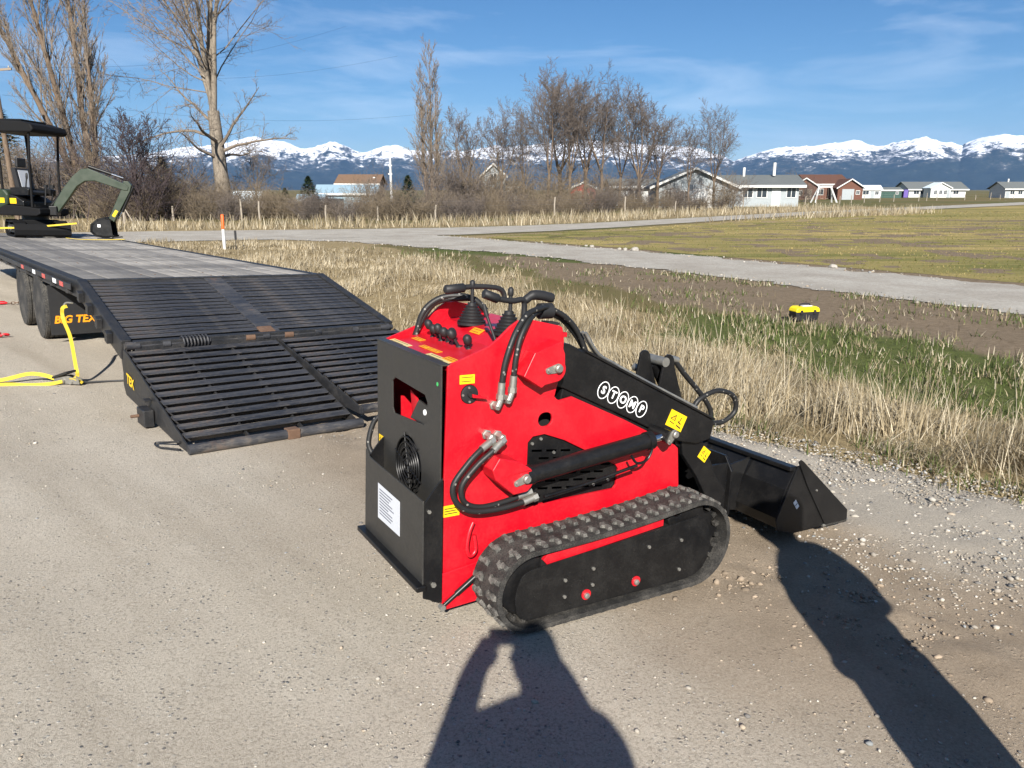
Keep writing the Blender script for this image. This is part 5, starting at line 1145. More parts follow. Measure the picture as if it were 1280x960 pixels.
house('red_shed', 'small red shed glimpsed through the bare grove', 729, 98, 3.2, 3, 1.9, .7, 'red_shed', 'roof_grey', 0, [(.4,1.1,.5,.5)], [(-.6,.9,1.7,'wood')], .2, True)
house('blue_barn', 'pale blue metal barn with light blue roof behind the fence', 434, 102, 7.6, 8, 2.9, 1.0, 'wall_blue', 'wall_blue', R(10), [(1.2,1.4,.9,.7)], [(-1.6,2.2,2.3,'pane')], .3)
house('grey_shed', 'low grey shed with pale blue roof and open doorway beside the blue barn', 387, 98, 3.0, 4, 2.1, .6, 'wall_grey', 'wall_blue', R(8), [(.9,1.2,.5,.5)], [(-.8,1.1,1.7,'pane')], .3)
house('tan_house', 'house with tan brown shingle roof rising behind the blue barn', 447, 128, 6.4, 7, 4.4, 1.3, 'wall_brown', 'roof_tan', 0, [(-1.0,2.8,1.0,.8)], [(1.5,.9,2,'wood')], .5, chim=((2.4,2,4.2,1.2,.22),))
house('white_shed', 'white walled shed with snowy pale roof behind the cottonwood trunk', 304, 90, 2.9, 3, 2.2, .9, 'roof_grey', 'roof_white', 0, [(.6,1.2,.6,.5)], [(-.5,.8,1.6,'wood')], .3)
house('brown_lodge', 'dark brown wooden house with several brown gables', 1035, 150, 7.4, 9, 2.9, 1.6, 'wall_brown', 'roof_brown', 0, [(2.6,2.5,.9,1.0),(-1.5,1.4,1.2,1.0)], [(.6,1.0,2.0,'wood')], .5)
house('brown_wing', 'brown gabled wing at the end of the wooden lodge', 1006, 148, 5.0, 5, 2.3, 1.5, 'wall_brown', 'roof_brown', 0, [(-.9,1.2,.8,.8)], [(.9,.9,1.9,'wood')], .4, True)
house('brown_garage', 'low brown garage with grey door before the lodge', 1063, 146, 4.6, 5, 2.2, 1.4, 'wall_brown', 'roof_brown', 0, [(1.4,1.3,.6,.6)], [(-.4,2.2,1.9,'wall_grey')], .4, True)
house('white_trailer_home', 'white trailer home with dark window beside the green shed', 1088, 172, 4.6, 3, 1.9, .7, 'wall_white', 'roof_white', R(-6), [(-.9,1.2,1.2,.8),(1.4,1.1,.7,.7)], [(.5,.7,1.7,'wall_grey')], .25)
house('green_shed', 'long dark green shed beside the white trailer home', 1114, 176, 4.8, 3, 1.7, .5, 'wall_green', 'roof_grey', 0, [(1.4,1.1,.5,.5)], [(-.8,1.6,1.5,'wall_green')], .2)
house('white_house', 'long white house with grey roof and small front gable', 1172, 188, 13.5, 7, 2.0, 1.5, 'wall_white', 'roof_grey', 0, [(-5,1.2,1.2,.8),(-3.6,1.2,.9,.8),(4.4,1.2,1.2,.8)], [(3,.9,1.8,'wall_grey')], .5)
house('white_porch', 'white front gable porch projecting from the long white house', 1176, 184, 4.6, 3.2, 2.2, 1.1, 'wall_white', 'roof_white', 0, [(-1.2,1.2,.6,.9),(0,1.2,.6,.9),(1.1,1.2,.6,.9)], [(1.8,.6,1.8,'wall_grey')], .3, True)
house('edge_house', 'white house with grey roof and leaning white pole', 1278, 178, 7.5, 6, 2.1, 1.3, 'wall_white', 'roof_grey', 0, [(-2.2,1.2,.9,.8),(-.4,1.2,.9,.8)], [(-3.2,.8,1.8,'wall_grey')], .5, chim=((-1.6,3,3.2,1.0,.16),))
o = empty('storage_bin', (bx(1133, 176), 176, FLATZ)); o.scale = (.7, .7, .85); tag(o, 'small purple upright storage bin beside the green shed', 'bin')
MB().box(-.7,.7,0,1.4,.08,2.0).build('bin_body', M['purple'], o, bevel=.08); MB().box(-.76,.76,-.06,1.46,2.0,2.12).build('bin_lid', M['purple'], o, bevel=.05)
# white A-frame swing set
sw = empty('swing_set', (bx(1031, 112), 112, FLATZ)); tag(sw, 'white wooden A-frame swing set standing in dry grass by the road', 'swing set')
for x in (-1.5, 1.5):
    for y in (-1, 1): MB().bar((x*.55, 0, 2.2), (x*1.0, y*.9, 0), .16, .16).build('leg', M['trim'], sw)
    MB().bar((x*.8,-.45,1.0),(x*.8,.45,1.0),.10,.10).build('brace', M['trim'], sw)
MB().bar((-1.0,0,2.2),(1.0,0,2.2),.2,.2).build('top_beam', M['trim'], sw)
for x in (-.35,.35): MB().box(x-.2,x+.2,-.1,.1,.55,.60).cyl((x-.17,0,.6),(x-.17,0,2.15),.012,5).cyl((x+.17,0,.6),(x+.17,0,2.15),.012,5).build('swing_seat', M['wood'], sw)
# fence posts and wire beyond the crossroad
rf_ = random.Random(9); fp = []
for px in [214, 306, 331, 398, 470, 552]+[690, 778, 850, 930, 978]+list(range(1010, 1280, 19)):
    Y = 46.8+max(0, px-560)*.07+(max(0, px-900)*.16); fp.append((px+rf_.uniform(-9, 9), Y+rf_.uniform(-.2,.2)))
pts_w = []
for px, Y in fp:
    h_ = rf_.uniform(.85, 1.3); o = MB().tube([(0,0,-.2),(rf_.uniform(-.03,.03),0,h_*.6),(rf_.uniform(-.05,.05),0,h_)], [.06,.055,.05], 7).build('fence_post', M['post_wood'], None, 50)
    o.location = (bx(px, Y), Y, FLATZ); tag(o, 'weathered grey wooden fence post in the fence line beyond the crossroad', 'fence post', 'posts of the far wire fence'); pts_w.append(Vector((bx(px, Y), Y, FLATZ)))
for z in (.45,.8,1.1):
    o = MB().tube([p+Vector((0,0,z)) for p in pts_w], .004, 3, cap=False).build('fence_wire', M['steel']); tag(o, {.45:'lowest wire strung along the far fence posts', .8:'middle wire strung along the far fence posts', 1.1:'top wire strung along the far fence posts'}[z], 'wire')
o = empty('braced_post', (bx(151, 43), 43, FLATZ)); tag(o, 'pale broken corner fence post with leaning brace poles', 'fence post')
MB().tube([(0,0,-.2),(.03,0,1.5)],[.08,.06],7).build('post', M['post_wood'], o, 50); MB().tube([(-.75,0,.1),(.0,0,1.0)],.04,6).build('brace', M['post_wood'], o, 50); MB().tube([(.5,0,.0),(.03,0,.9)],.035,6).build('brace', M['post_wood'], o, 50)
# utility pole, cross arm, wires; white mast
up_ = empty('utility_pole', (bx(17, 47), 47, FLATZ)); tag(up_, 'brown wooden utility pole with cross arm behind the excavator canopy', 'utility pole')
MB().tube([(0,0,-.3),(-.05,0,4.5),(-.10,0,9.0)],[.16,.14,.11],10).build('pole', M['bark_brown'], up_, 50); MB().bar((-1.1,0,8.35),(.95,0,8.5),.10,.12).build('cross_arm', M['wood'], up_)
for x in (-.9,.0,.8): MB().lathe([(0,.03),(.05,.05),(.1,.04),(.14,.02)], (x,0,8.5+.05*x), (0,0,1), 8).build('insulator', M['steel'], up_, 50)
P_ = Vector((bx(17,47),47,FLATZ))
for k, (z0, e_) in enumerate((((8.6),(-14.,70.,15.)),((8.45),(-10.,72.,13.)),((7.1),(-6.,74.,8.6)))):
    a_ = P_+Vector((.2,0,z0)); b_ = Vector(e_); o = MB().tube([a_.lerp(b_, t/10)-Vector((0,0,1.1*math.sin(math.pi*t/10))) for t in range(11)], .006, 3, cap=False).build('power_line', M['dark']); tag(o, ('highest power line running from the wooden utility pole', 'middle power line running from the wooden utility pole', 'lowest power line running from the wooden utility pole')[k], 'wire')
wm = empty('white_mast', (bx(489, 98), 98, FLATZ)); tag(wm, 'thin white utility mast with small brackets rising above the brush', 'mast')
MB().tube([(0,0,-.2),(0,0,6.9)],[.17,.12],8).build('pole', M['trim'], wm, 50)
for z in (6.6,5.8,4.6,3.6): MB().box(-.28,.20,-.08,.08,z,z+.16).build('bracket', M['trim'], wm)
# marker post and its small stake
mp_ = empty('marker_post', (-8.89, 24.05, FLATZ)); tag(mp_, 'orange and white flexible marker post standing in dry grass', 'marker post')
MB().tube([(0,0,-.1),(.01,0,.62)],[.048,.048],10).build('white_section', M['trim'], mp_, 50)
M['safety_orange'] = flat('safety_orange', (.72, .12, .02), .5, .1, 8, .05); MB().tube([(.01,0,.621),(.02,0,1.05),(.021,0,1.07)],[.048,.048,.03],10).build('orange_section', M['safety_orange'], mp_, 50)
o = MB().tube([(0,0,-.1),(.02,0,.55)],.014,6).box(-.02,.05,-.006,.006,.30,.58).build('steel_stake', M['trailer'], None, 50); o.location = (-8.55, 24.1, FLATZ); tag(o, 'thin dark steel stake beside the orange marker post', 'stake')
# toolbox on the verge
tb = empty('toolbox', (4.12, 10.75, -.10)); tb.rotation_euler = (0, 0, R(14)); tag(tb, 'black plastic toolbox with bright yellow lid on bare verge dirt', 'toolbox'); tb.scale = (.8, .8, .8); tb.location.z = float(hgt(4.12, 10.75))+.02
M['toolyellow'] = flat('tool_yellow', (.80,.62,.01), .45, .06, 10, .03)
tbb = MB().plate([(-.21,0),(.21,0),(.235,.15),(-.235,.15)], SIDE, -.11, .11).build('box_body', M['plastic'], tb, bevel=.012)
ld = MB().plate([(-.24,.151),(.24,.151),(.22,.215),(.17,.24),(-.17,.24),(-.22,.215)], SIDE, -.12, .12).build('lid', M['toolyellow'], tb, bevel=.015)
MB().tube(bez([(-.10,0,.235),(-.09,0,.275),(0,0,.285),(.09,0,.275),(.10,0,.235)], 5), .013, 8).build('handle', M['plastic'], ld, 60)
for x in (-.13,.13): MB().box(x-.025,x+.025,-.132,-.1205,.11,.185).build('latch', M['plastic'], tb, bevel=.003)
MB().box(-.07,.12,-.05,.06,.2405,.252).build('loose_paper', M['paper'], ld)
# pale stones and clods by the lane
rk = random.Random(77)
for k in range(7):
    t_ = rk.random(); A_ = Vector(lane_hi[2]).lerp(Vector(lane_hi[4]), t_); r_ = rk.uniform(.05,.12); bmx = bmesh.new(); bmesh.ops.create_icosphere(bmx, subdivisions=2, radius=r_)
    for v in bmx.verts: v.co *= rk.uniform(.82, 1.12); v.co.z *= .7
    me = bpy.data.meshes.new('field_stone'); bmx.to_mesh(me); bmx.free(); me.materials.append(M['lane']); o = bpy.data.objects.new('field_stone', me); col.objects.link(o); o.location = (A_.x+rk.uniform(-.3,.5), A_.y+rk.uniform(0,.6), FLATZ+r_*.3); tag(o, 'pale field stone lying along the field edge of the gravel lane', 'stone', 'stones along the lane')

# ------------------------------------------------------------------ grass, stones (uncountable)
def blades(name, P, h, w, az, lean, colr, mat, seg=3, curl=.9):
    n = len(P); t = np.linspace(0, 1, seg+1)[None, :]; lx = np.cos(az)[:, None]; ly = np.sin(az)[:, None]
    ang = lean[:, None]*(.25+curl*t); hx = np.cumsum(np.concatenate([np.zeros((n, 1)), np.sin(ang[:, 1:])/seg], 1), 1)*h[:, None]; hz = np.cumsum(np.concatenate([np.zeros((n, 1)), np.cos(ang[:, 1:])/seg], 1), 1)*h[:, None]
    ww = w[:, None]*(1-.85*t)*.5; ta = az+np.random.uniform(-.9, .9, n); sx = -np.sin(ta)[:, None]*ww; sy = np.cos(ta)[:, None]*ww
    cx = P[:, 0:1]+lx*hx; cy = P[:, 1:2]+ly*hx; cz = P[:, 2:3]+hz
    V = np.stack([np.stack([cx-sx, cy-sy, cz], -1), np.stack([cx+sx, cy+sy, cz], -1)], 2).reshape(n, -1, 3); k = (seg+1)*2
    f = np.array([[2*i, 2*i+1, 2*i+3, 2*i+2] for i in range(seg)]); F_ = (f[None]+(np.arange(n)*k)[:, None, None]).reshape(-1, 4)
    tt_ = np.repeat(t, 2, 1)[..., None]; C_ = (colr[:, None, :]*(1+0*tt_)).reshape(-1, 3)
    o = np_mesh(name, V.reshape(-1, 3), F_, mat, np.repeat(colr, k, 0)); return tag(o, kind='stuff')
np.random.seed(3)
def zones(x, y):
    n, t = nt_of(x, y); se_ = straw_edge(t); ns_ = fbm(x*.5, y*.5, 4, 120)-.5
    return n, t, n-se_-3*ns_, poly_d(x, y, lane_lo, lane_hi), poly_d(x, y, cross_lo, cross_hi)
def strawcol(n, b=1.0):
    a_ = np.array([.45, .375, .245]); c_ = np.array([.25, .195, .115]); d_ = np.array([.56, .49, .36]); r_ = np.random.rand(n, 1); q = a_*(1-r_)+c_*r_; m_ = np.random.rand(n) < .3; q[m_] = d_; return q*np.random.uniform(.7, 1.15, (n, 1))*b
# tall dry grass of the verge
N0 = 430000
t_ = -1.5+34*np.random.rand(N0)**1.9; n_ = 5.0+np.random.rand(N0)*8.5; x, y = xy_of(n_, t_); nn_, tt2, zz, d1, d2 = zones(x, y); e_ = edge_n(t_)
clump = fbm(x*2.2, y*2.2, 3, 400); pr = sstep(.55, -.9, zz)*sstep(.02, .45, n_-e_)*(.12+1.5*sstep(.40, .62, clump))*(d1 < -.4)*(d2 < -.3)
pr *= np.clip(7.5/np.hypot(x, y), 0, 1)**.9*.62
k = np.random.rand(N0) < pr; x, y, n_, e_, clump = x[k], y[k], n_[k], e_[k], clump[k]; dist = np.hypot(x, y); m = len(x)
pat = fbm(x*.55, y*.55, 3, 410); hb = (.12+.40*sstep(.35, .65, pat))*(.40+.60*sstep(.0, .9, n_-e_))*(1-.55*sstep(5, 12, dist))
h = hb*.86*np.random.uniform(.5, 1.25, m)+.05; az = 6.283*fbm(x*.9, y*.9, 2, 420)*1.6+np.random.normal(0, .8, m); lean = np.abs(np.random.normal(.75, .5, m))+.5*sstep(.55, .75, fbm(x*1.4, y*1.4, 2, 430))
blades('dry_grass', np.stack([x, y, hgt(x, y)-.02], 1), h, .0035+.0009*dist*np.random.uniform(.6, 1.2, m), az, lean, strawcol(m), M['blade'])
# long seed stalks that stand above it
N1 = 3800; t_ = -1.5+26*np.random.rand(N1)**1.6; n_ = 5.5+np.random.rand(N1)*5; x, y = xy_of(n_, t_); _, _, zz, d1, d2 = zones(x, y); k = (np.random.rand(N1) < sstep(.6, -.5, zz)*(.2+sstep(.45, .6, fbm(x*.55, y*.55, 3, 410))))&(d1 < -.5); x, y = x[k], y[k]; m = len(x)
blades('grass_stalks', np.stack([x, y, hgt(x, y)-.02], 1), np.random.uniform(.45, .85, m)*(1-.5*sstep(6, 14, np.hypot(x, y))), .0035+.0005*np.hypot(x, y), np.random.rand(m)*6.28, np.abs(np.random.normal(.35, .25, m)), strawcol(m, 1.1), M['blade'], 4)
# short green grass: road edge, strip before the dirt, lane margin
N2 = 240000; t_ = -1.5+26*np.random.rand(N2)**1.7; n_ = 4.9+np.random.rand(N2)*10; x, y = xy_of(n_, t_); nn_, tt2, zz, d1, d2 = zones(x, y); e_ = edge_n(t_); ns_ = fbm(x*.5, y*.5, 4, 120)-.5; se_ = straw_edge(t_)
g1 = sstep(-1.2, .3, zz)*sstep(3.0, 1.2, n_-se_-3*(fbm(x*.6, y*.6, 4, 131)-.5))*(.15+.85*sstep(8, 3.5, t_+5*ns_)); g2 = np.exp(-((n_-e_-.3)/.25)**2)*sstep(.4, .6, fbm(x*.8, y*.8, 3, 137))*1.2; g3 = .6*sstep(-1.8, -.3, d1)*(d1 < -.1)*sstep(.47, .6, fbm(x*.5, y*.5, 4, 133))
tuft = sstep(.44, .60, fbm(x*2.2, y*2.2, 4, 440)); pr = np.maximum(np.maximum(g1, g2), g3)*np.clip(7/np.hypot(x, y), 0, 1)**.8*.75*(.10+1.1*tuft)*(d1 < -.05)
k = np.random.rand(N2) < pr; x, y = x[k], y[k]; m = len(x); dist = np.hypot(x, y); gcol = np.array([[.085, .112, .032]])*np.random.uniform(.6, 1.5, (m, 1)); sw_ = np.random.rand(m) < .42; gcol[sw_] = strawcol(sw_.sum())
blades('green_grass', np.stack([x, y, hgt(x, y)-.01], 1), np.random.uniform(.05, .15, m), .004+.0010*dist, np.random.rand(m)*6.28, np.abs(np.random.normal(.5, .35, m)), gcol, M['blade'], 2)
# dead tufts and weeds on the bare dirt
N3 = 110000; t_ = -1.5+22*np.random.rand(N3)**1.5; n_ = 7+np.random.rand(N3)*8; x, y = xy_of(n_, t_); _, _, zz, d1, d2 = zones(x, y); k = (np.random.rand(N3) < .55*sstep(.50, .66, fbm(x*1.7, y*1.7, 3, 450))*sstep(.5, 1.5, zz)*np.clip(8/np.hypot(x, y), 0, 1))&(d1 < -.1); x, y = x[k], y[k]; m = len(x); cc = strawcol(m, .75); gm = np.random.rand(m) < .4; cc[gm] = np.array([.07, .10, .022])
blades('verge_weeds', np.stack([x, y, hgt(x, y)-.01], 1), np.random.uniform(.03, .14, m), .004+.0011*np.hypot(x, y), np.random.rand(m)*6.28, np.abs(np.random.normal(.7, .4, m)), cc, M['blade'], 2)
# straw band below the brush line and stubble along the field edge
N4 = 60000; X4 = np.random.uniform(-26, 34, N4); Y4 = np.random.uniform(34, 80, N4); d2 = poly_d(X4, Y4, cross_lo, cross_hi); k = (d2 < -.3)&(d2 > -7.5)&(Y4 > 36+X4*.75)&(np.random.rand(N4) < (.35+.65*sstep(.4, .6, fbm(X4*.5, Y4*.5, 3, 460)))*np.exp(-((d2+2.8)/2.6)**2)*1.3); x, y = X4[k], Y4[k]; m = len(x)
blades('roadside_grass', np.stack([x, y, np.full(m, FLATZ-.02)+hollow(x, y)], 1), np.random.uniform(.25, .75, m), np.random.uniform(.03, .06, m), np.random.rand(m)*6.28, np.abs(np.random.normal(.45, .3, m)), strawcol(m, .95), M['blade'], 2)
N5 = 90000; X5 = np.random.uniform(-4, 45, N5); Y5 = 13+55*np.random.rand(N5)**1.4; fa = poly_d(X5, Y5, fieldA, fieldB); k = (fa > .0)&(np.random.rand(N5) < .85*np.clip(18/Y5, 0, 1)); x, y = X5[k], Y5[k]; m = len(x); mixv = sstep(.42, .58, fbm(x*.10+y*.16, y*.35, 4, 470))[:, None]
fc = (np.array([[.15, .155, .045]])*(1-mixv)+np.array([[.36, .28, .12]])*mixv)*np.random.uniform(.7, 1.3, (m, 1))
blades('field_stubble', np.stack([x, y, np.full(m, FLATZ)], 1), np.random.uniform(.02, .06, m), .006+.0012*y, np.random.rand(m)*6.28, np.abs(np.random.normal(.6, .3, m)), fc, M['blade'], 1)
# loose stones
ico = bmesh.new(); bmesh.ops.create_icosphere(ico, subdivisions=1, radius=1.0); IV = np.array([v.co[:] for v in ico.verts]); IF = np.array([[v.index for v in f.verts] for f in ico.faces]); ico.free()
def pebbles(name, x, y, r_, colr, z=None, sink=.25):
    m = len(x); th = np.random.rand(m)*6.28; c_, s_ = np.cos(th), np.sin(th); sc = np.stack([np.random.uniform(.75, 1.4, m), np.random.uniform(.6, 1.1, m), np.random.uniform(.4, .8, m)], 1)*r_[:, None]
    V = IV[None]*sc[:, None]*np.random.uniform(.78, 1.15, (m, len(IV), 1)); vx = V[..., 0]*c_[:, None]-V[..., 1]*s_[:, None]; vy = V[..., 0]*s_[:, None]+V[..., 1]*c_[:, None]
    zz = (hgt(x, y)+.012 if z is None else z)+sc[:, 2]*(1-2*sink); V = np.stack([vx+x[:, None], vy+y[:, None], V[..., 2]+zz[:, None]], -1)
    F_ = (IF[None]+(np.arange(m)*len(IV))[:, None, None]).reshape(-1, 3); return tag(np_mesh(name, V.reshape(-1, 3), F_, M['stone'], np.repeat(colr, len(IV), 0)), kind='stuff')
def stonecol(m):
    pal = np.array([[.36,.33,.28],[.29,.26,.22],[.17,.16,.15],[.33,.275,.21],[.45,.42,.37],[.24,.25,.25],[.11,.11,.11]]); return pal[np.random.choice(7, m, p=[.27,.23,.14,.16,.09,.06,.05])]*np.random.uniform(.8, 1.2, (m, 1))
def scatter(N_, tl, nl, fn, tp=1.):
    t_ = tl[0]+(tl[1]-tl[0])*np.random.rand(N_)**tp; n_ = nl[0]+(nl[1]-nl[0])*np.random.rand(N_); x, y = xy_of(n_, t_); k = np.random.rand(N_) < fn(n_, t_, x, y); return x[k], y[k], n_[k], t_[k]
x, y, n_, t_ = scatter(120000, (-1.5, 9), (-2.2, 5.1), lambda n, t, x, y: np.clip(4/np.hypot(x, y), 0, 1)**1.4*(.10+.55*sstep(.50, .68, fbm(x*1.3, y*1.3, 4, 500)))*(y > .8))
pebbles('road_pebbles', x, y, np.random.gamma(1.5, .0012, len(x))+.0013, stonecol(len(x)), sink=.35)
x, y, n_, t_ = scatter(95000, (-1.5, 12), (3.0, 5.35), lambda n, t, x, y: sstep(3.2, 4.4, n+.8*(fbm(t*1.1, n*1.1, 3, 510)-.5))*np.clip(5.5/np.hypot(x, y), 0, 1)*.62, 1.3)
pebbles('shoulder_gravel', x, y, np.random.gamma(1.7, .0021, len(x))+.0022, stonecol(len(x)), sink=.2)
x, y, n_, t_ = scatter(16000, (-1.5, 3.0), (2.3, 4.2), lambda n, t, x, y: np.exp(-((n-3.05)/.26)**2)*.8*sstep(.35, .6, fbm(x*3, y*3, 3, 520)))
pebbles('dirt_clods', x, y, np.random.gamma(1.6, .0026, len(x))+.002, np.array([[.26, .205, .15]])*np.random.uniform(.6, 1.4, (len(x), 1)), sink=.3)
N6 = 12000; x = np.random.uniform(-8, 9, N6); y = 10+22*np.random.rand(N6); d1 = poly_d(x, y, lane_lo, lane_hi); k = (np.abs(d1) < .7)&(np.random.rand(N6) < np.exp(-(d1/.3)**2)); x, y = x[k], y[k]
pebbles('lane_gravel', x, y, np.random.gamma(2., .006, len(x))+.006, stonecol(len(x)), z=np.full(len(x), FLATZ+.01))
P2X, P2Y = 1.38, .84

# ------------------------------------------------------------------ the two people whose shadows fall into the picture (they stand behind and beside the camera)
M['skin'] = flat('skin', (.46, .28, .20), .55, .08, 10, .05)
M['jacket'] = flat('dark_jacket', (.035, .045, .07), .85, .2, 8, .25)
M['jeans'] = flat('blue_jeans', (.05, .07, .12), .9, .2, 10, .25)
M['shirt'] = flat('grey_shirt', (.20, .20, .19), .9, .15, 8, .25)
M['hair'] = flat('brown_hair', (.05, .03, .02), .7, .3, 40, .4)
M['boot'] = flat('leather_boot', (.06, .04, .025), .6, .2, 12, .2)
def skin_mesh(name, nodes, edges, mat, parent, root=0, sub=2):
    me = bpy.data.meshes.new(name); me.from_pydata([n[0] for n in nodes], edges, []); me.update(); o = bpy.data.objects.new(name, me); col.objects.link(o); o.parent = parent
    sk = o.modifiers.new('skin', 'SKIN'); sl = me.skin_vertices[0].data if me.skin_vertices else None
    if sl is None: me.skin_vertices.new() if hasattr(me.skin_vertices, 'new') else None
    for i, n in enumerate(nodes):
        d = me.skin_vertices[0].data[i]; d.radius = n[1] if isinstance(n[1], tuple) else (n[1], n[1]); d.use_root = (i == root)
    sk.use_smooth_shade = True; sb = o.modifiers.new('subdivision', 'SUBSURF'); sb.levels = sub; sb.render_levels = sub; me.materials.append(mat); return o
def person(name_lab, x, y, rz, arms, h=1.76, head_tilt=0., bulk=1.0, jacket='jacket', legs=.10, cap=False):
    z0 = float(hgt(x, y))+.012; e = empty('person', (x, y, z0), rz); tag(e, name_lab, 'person'); s_ = h/1.76
    # local: +y is the way the person faces
    N_ = [((0,0,.98),(.165*bulk,.12*bulk)), ((0,-.01,1.15),(.155*bulk,.115*bulk)), ((0,-.01,1.32),(.175*bulk,.12*bulk)), ((0,-.01,1.43),(.13,.10)), ((0,.0,1.50),(.062,.065)), ((0,.015,1.57),(.065,.075)), ((0,.02,1.645),(.078,.098)), ((0,.01,1.715),(.062,.075))]
    E_ = [(i, i+1) for i in range(7)]
    for sg in (-1, 1):
        k = len(N_); N_ += [((sg*.10,0,.90),(.105,.11)), ((sg*(.10+legs*.4),.01,.70),(.090,.095)), ((sg*(.10+legs*.7),.02,.50),(.068,.072)), ((sg*(.10+legs*.85),-.005,.32),(.064,.070)), ((sg*(.10+legs),-.02,.10),(.050,.052)), ((sg*(.10+legs),.03,.05),(.048,.05)), ((sg*(.11+legs),.15,.035),(.045,.034))]
        E_ += [(0, k)]+[(k+i, k+i+1) for i in range(6)]
        A = arms[0 if sg < 0 else 1]; k = len(N_); rad = (.075*bulk, .066*bulk, .054*bulk, .050, .036)
        N_ += [(tuple(p), rad[i]) for i, p in enumerate(A)]; E_ += [(3, k)]+[(k+i, k+i+1) for i in range(len(A)-1)]
    N_ = [((n[0][0]*s_, n[0][1]*s_, n[0][2]*s_), n[1]) for n in N_]
    b_ = skin_mesh('body', N_, E_, M[jacket], e)
    # separate skin, trousers, hair as fitted pieces
    head = MB(); bm_ = bmesh.new(); bmesh.ops.create_uvsphere(bm_, u_segments=24, v_segments=16, radius=1.)
    for v in bm_.verts:
        c = v.co; yy = c.y; z_ = c.z; c.x *= .080*(1-.16*max(0, -z_)); c.y = yy*.100*(1-.1*max(0, -z_))+(.012*max(0, -z_) if yy > 0 else 0); c.z *= .122
        if yy > .93 and -.25 < z_ < .12: c.y += .020*(1-abs(c.x)/.03 if abs(c.x) < .03 else 0)
        if yy > .55 and .02 < z_ < .22 and .018 < abs(c.x) < .05: c.y -= .008
    me = bpy.data.meshes.new('head'); bm_.to_mesh(me); bm_.free(); me.polygons.foreach_set('use_smooth', [True]*len(me.polygons)); me.materials.append(M['skin']); ho = bpy.data.objects.new('head', me); col.objects.link(ho); ho.parent = e; ho.location = (0, .022*s_, 1.645*s_); ho.rotation_euler = (head_tilt, 0, 0)
    for sg in (-1, 1):
        MB().lathe([(-.006,.012),(.004,.020),(.010,.014)], (sg*.082,.0,-.005), (sg,-.25,0), 10).build('ear', M['skin'], ho, 60); MB().lathe([(0,.011),(.004,.009)], (sg*.031,.088,.012), (0,1,0), 10).build('eye', M['dark'], ho, 60)
    MB().bar((-.024,.090,-.058),(.024,.090,-.058),.010,.008).build('mouth', M['redlens'], ho)
    hb_ = bmesh.new(); bmesh.ops.create_uvsphere(hb_, u_segments=24, v_segments=14, radius=1.)
    bmesh.ops.delete(hb_, geom=[v for v in hb_.verts if (v.co.z < .12 and v.co.y > .15) or v.co.z < -.55], context='VERTS')
    for v in hb_.verts: v.co.x *= .088; v.co.y *= .108; v.co.z *= .130
    me = bpy.data.meshes.new('hair'); hb_.to_mesh(me); hb_.free(); me.materials.append(M['hair']); hr_ = bpy.data.objects.new('hair', me); col.objects.link(hr_); hr_.parent = ho; hr_.location = (0,-.006,.004)
    if cap: MB().plate([(-.075,.05),(.075,.05),(.06,.17),(0,.19),(-.06,.17)], FLAT, .045, .055).lathe([(0,.098),(.05,.095),(.08,.06),(.09,.0)], (0,-.005,.045), (0,0,1), 20).build('cap', M['jacket'], ho, 50)
    for sg in (-1, 1):
        kx = sg*.10*s_; q = [(kx*.9,0,.99*s_),(sg*.10,0,.90*s_),(sg*(.10+legs*.4),.01,.70*s_),(sg*(.10+legs*.7),.02,.50*s_),(sg*(.10+legs*.85),-.005,.32*s_),(sg*(.10+legs),-.018,.09*s_)]
        MB().tube(bez(q, 4), [.118]*4+[.118-.002*i for i in range(4)]+[.104-.004*i for i in range(4)]+[.084]*4+[.080]*4+[.076], 14, cap=False).build('trouser_leg', M['jeans'], e, 60)
        MB().plate([(-.055,-.09),(.055,-.09),(.06,.12),(.03,.19),(-.03,.19),(-.06,.12)], lambda p, t, sg=sg: (sg*(.10+legs)+p[0], p[1]+.02, t), .0, .085).build('boot', M['boot'], e, bevel=.02, seg=3)
        A = [Vector(p)*s_ for p in arms[0 if sg < 0 else 1]]; w_ = A[-2]; t_ = (A[-1]-A[-2]).normalized(); up_v = Vector((0,0,1)); sd_ = t_.cross(up_v).normalized()
        hn = [(tuple(w_), .028), (tuple(w_+t_*.05), (.040,.020)), (tuple(w_+t_*.085), (.042,.017))]; he = [(0,1),(1,2)]
        for f in range(4):
            o_ = sd_*(f-1.5)*.021; L_ = (.062,.074,.070,.054)[f]; k = len(hn); p = w_+t_*.09+o_
            hn += [(tuple(p), .0095), (tuple(p+t_*L_*.5+Vector((0,0,.004))), .009), (tuple(p+t_*L_*.85-up_v*.018), .0085), (tuple(p+t_*L_*.9-up_v*.040), .0075)]; he += [(2, k),(k,k+1),(k+1,k+2),(k+2,k+3)]
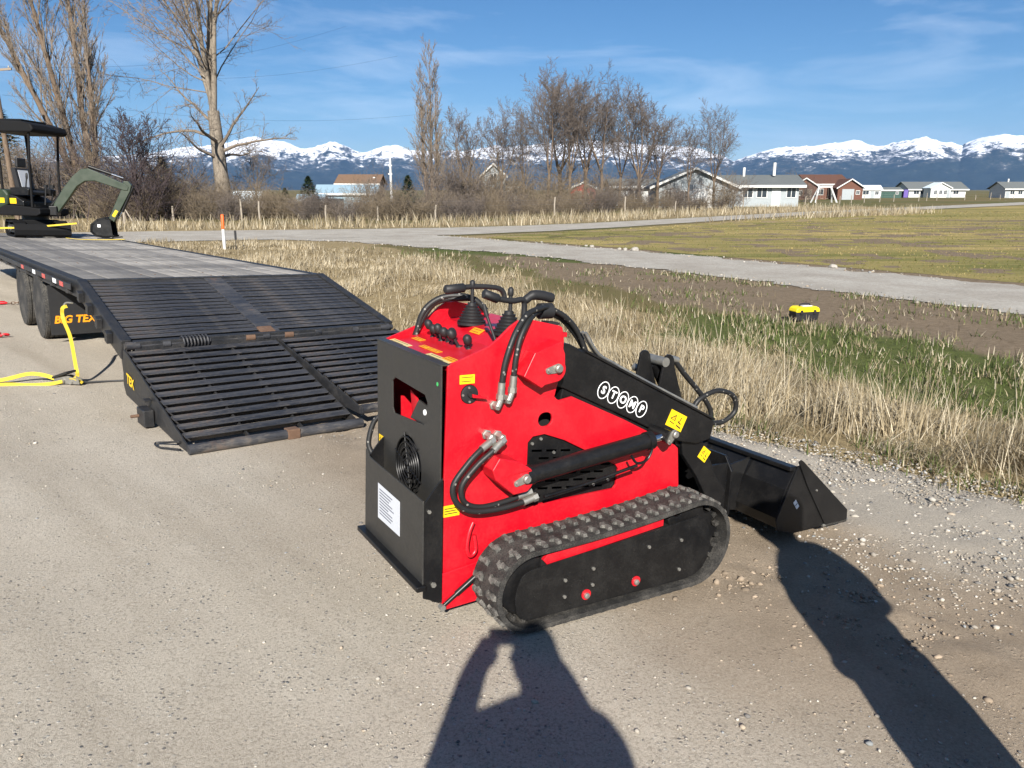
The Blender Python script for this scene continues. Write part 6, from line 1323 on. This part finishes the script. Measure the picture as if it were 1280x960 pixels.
        k = len(hn); p = w_+t_*.035-sd_*sg*.036; hn += [(tuple(p), .012), (tuple(p-sd_*sg*.022+t_*.03+up_v*.008), .0105), (tuple(p-sd_*sg*.016+t_*.062+up_v*.010), .009)]; he += [(1,k),(k,k+1),(k+1,k+2)]
        skin_mesh('hand', hn, he, M['skin'], e, sub=1)
    return e
# photographer: phone held up in front of the left eye, left elbow out
PX_, PY_ = .085, -.42
zc = float(hgt(PX_, PY_))+.012
ph = lambda x, y, z: ((x-PX_), (y-PY_), z-zc)
pe = person('person in dark jacket and jeans holding a phone up to take the picture', PX_, PY_, 0, (
    [(-.19,-.01,1.41),(-.265,.05,1.28),(-.285,.12,1.215),(-.215,.28,1.42),(-.165,.35,1.50)],
    [(.19,-.01,1.41),(.22,.05,1.28),(.20,.13,1.20),(.08,.28,1.42),(-.005,.345,1.50)]), h=1.82, bulk=1.1)
phone = MB().box(-.078,.078,-.0045,.0045,-.037,.037).build('smartphone', M['plastic'], None, bevel=.003); phone.location = (-.012,-.045,1.690); tag(phone, 'black smartphone held level in both hands of the person', 'phone')
MB().box(-.072,.072,-.0056,-.0047,-.033,.033).build('phone_screen', M['pane'], phone)
# second person, standing to the right and looking on, hands in pockets
pe2 = person('person in grey shirt standing aside with hands in jacket pockets', P2X, P2Y, R(55), (
    [(-.20,-.01,1.41),(-.27,-.04,1.22),(-.275,-.03,1.10),(-.215,.05,1.03),(-.10,.06,.99)],
    [(.20,-.01,1.41),(.27,-.04,1.22),(.275,-.03,1.10),(.215,.05,1.03),(.10,.06,.99)]), h=1.80, jacket='shirt', bulk=1.15, legs=.06, cap=True)
# ------------------------------------------------------------------ haze
def haze_box(dens):
    q = bpy.data.materials.new('valley_air'); q.use_nodes = True; t_ = q.node_tree; t_.nodes.clear()
    ou = t_.nodes.new('ShaderNodeOutputMaterial'); pv = t_.nodes.new('ShaderNodeVolumePrincipled')
    pv.inputs['Color'].default_value = (.24, .50, 1.0, 1); pv.inputs['Density'].default_value = dens; pv.inputs['Anisotropy'].default_value = .0
    t_.links.new(pv.outputs[0], ou.inputs['Volume'])
    o = MB().box(-14500, 14500, -1700, 14000, -14, 900).build('haze', q); tag(o, kind='stuff')
haze_box(4.6e-5)
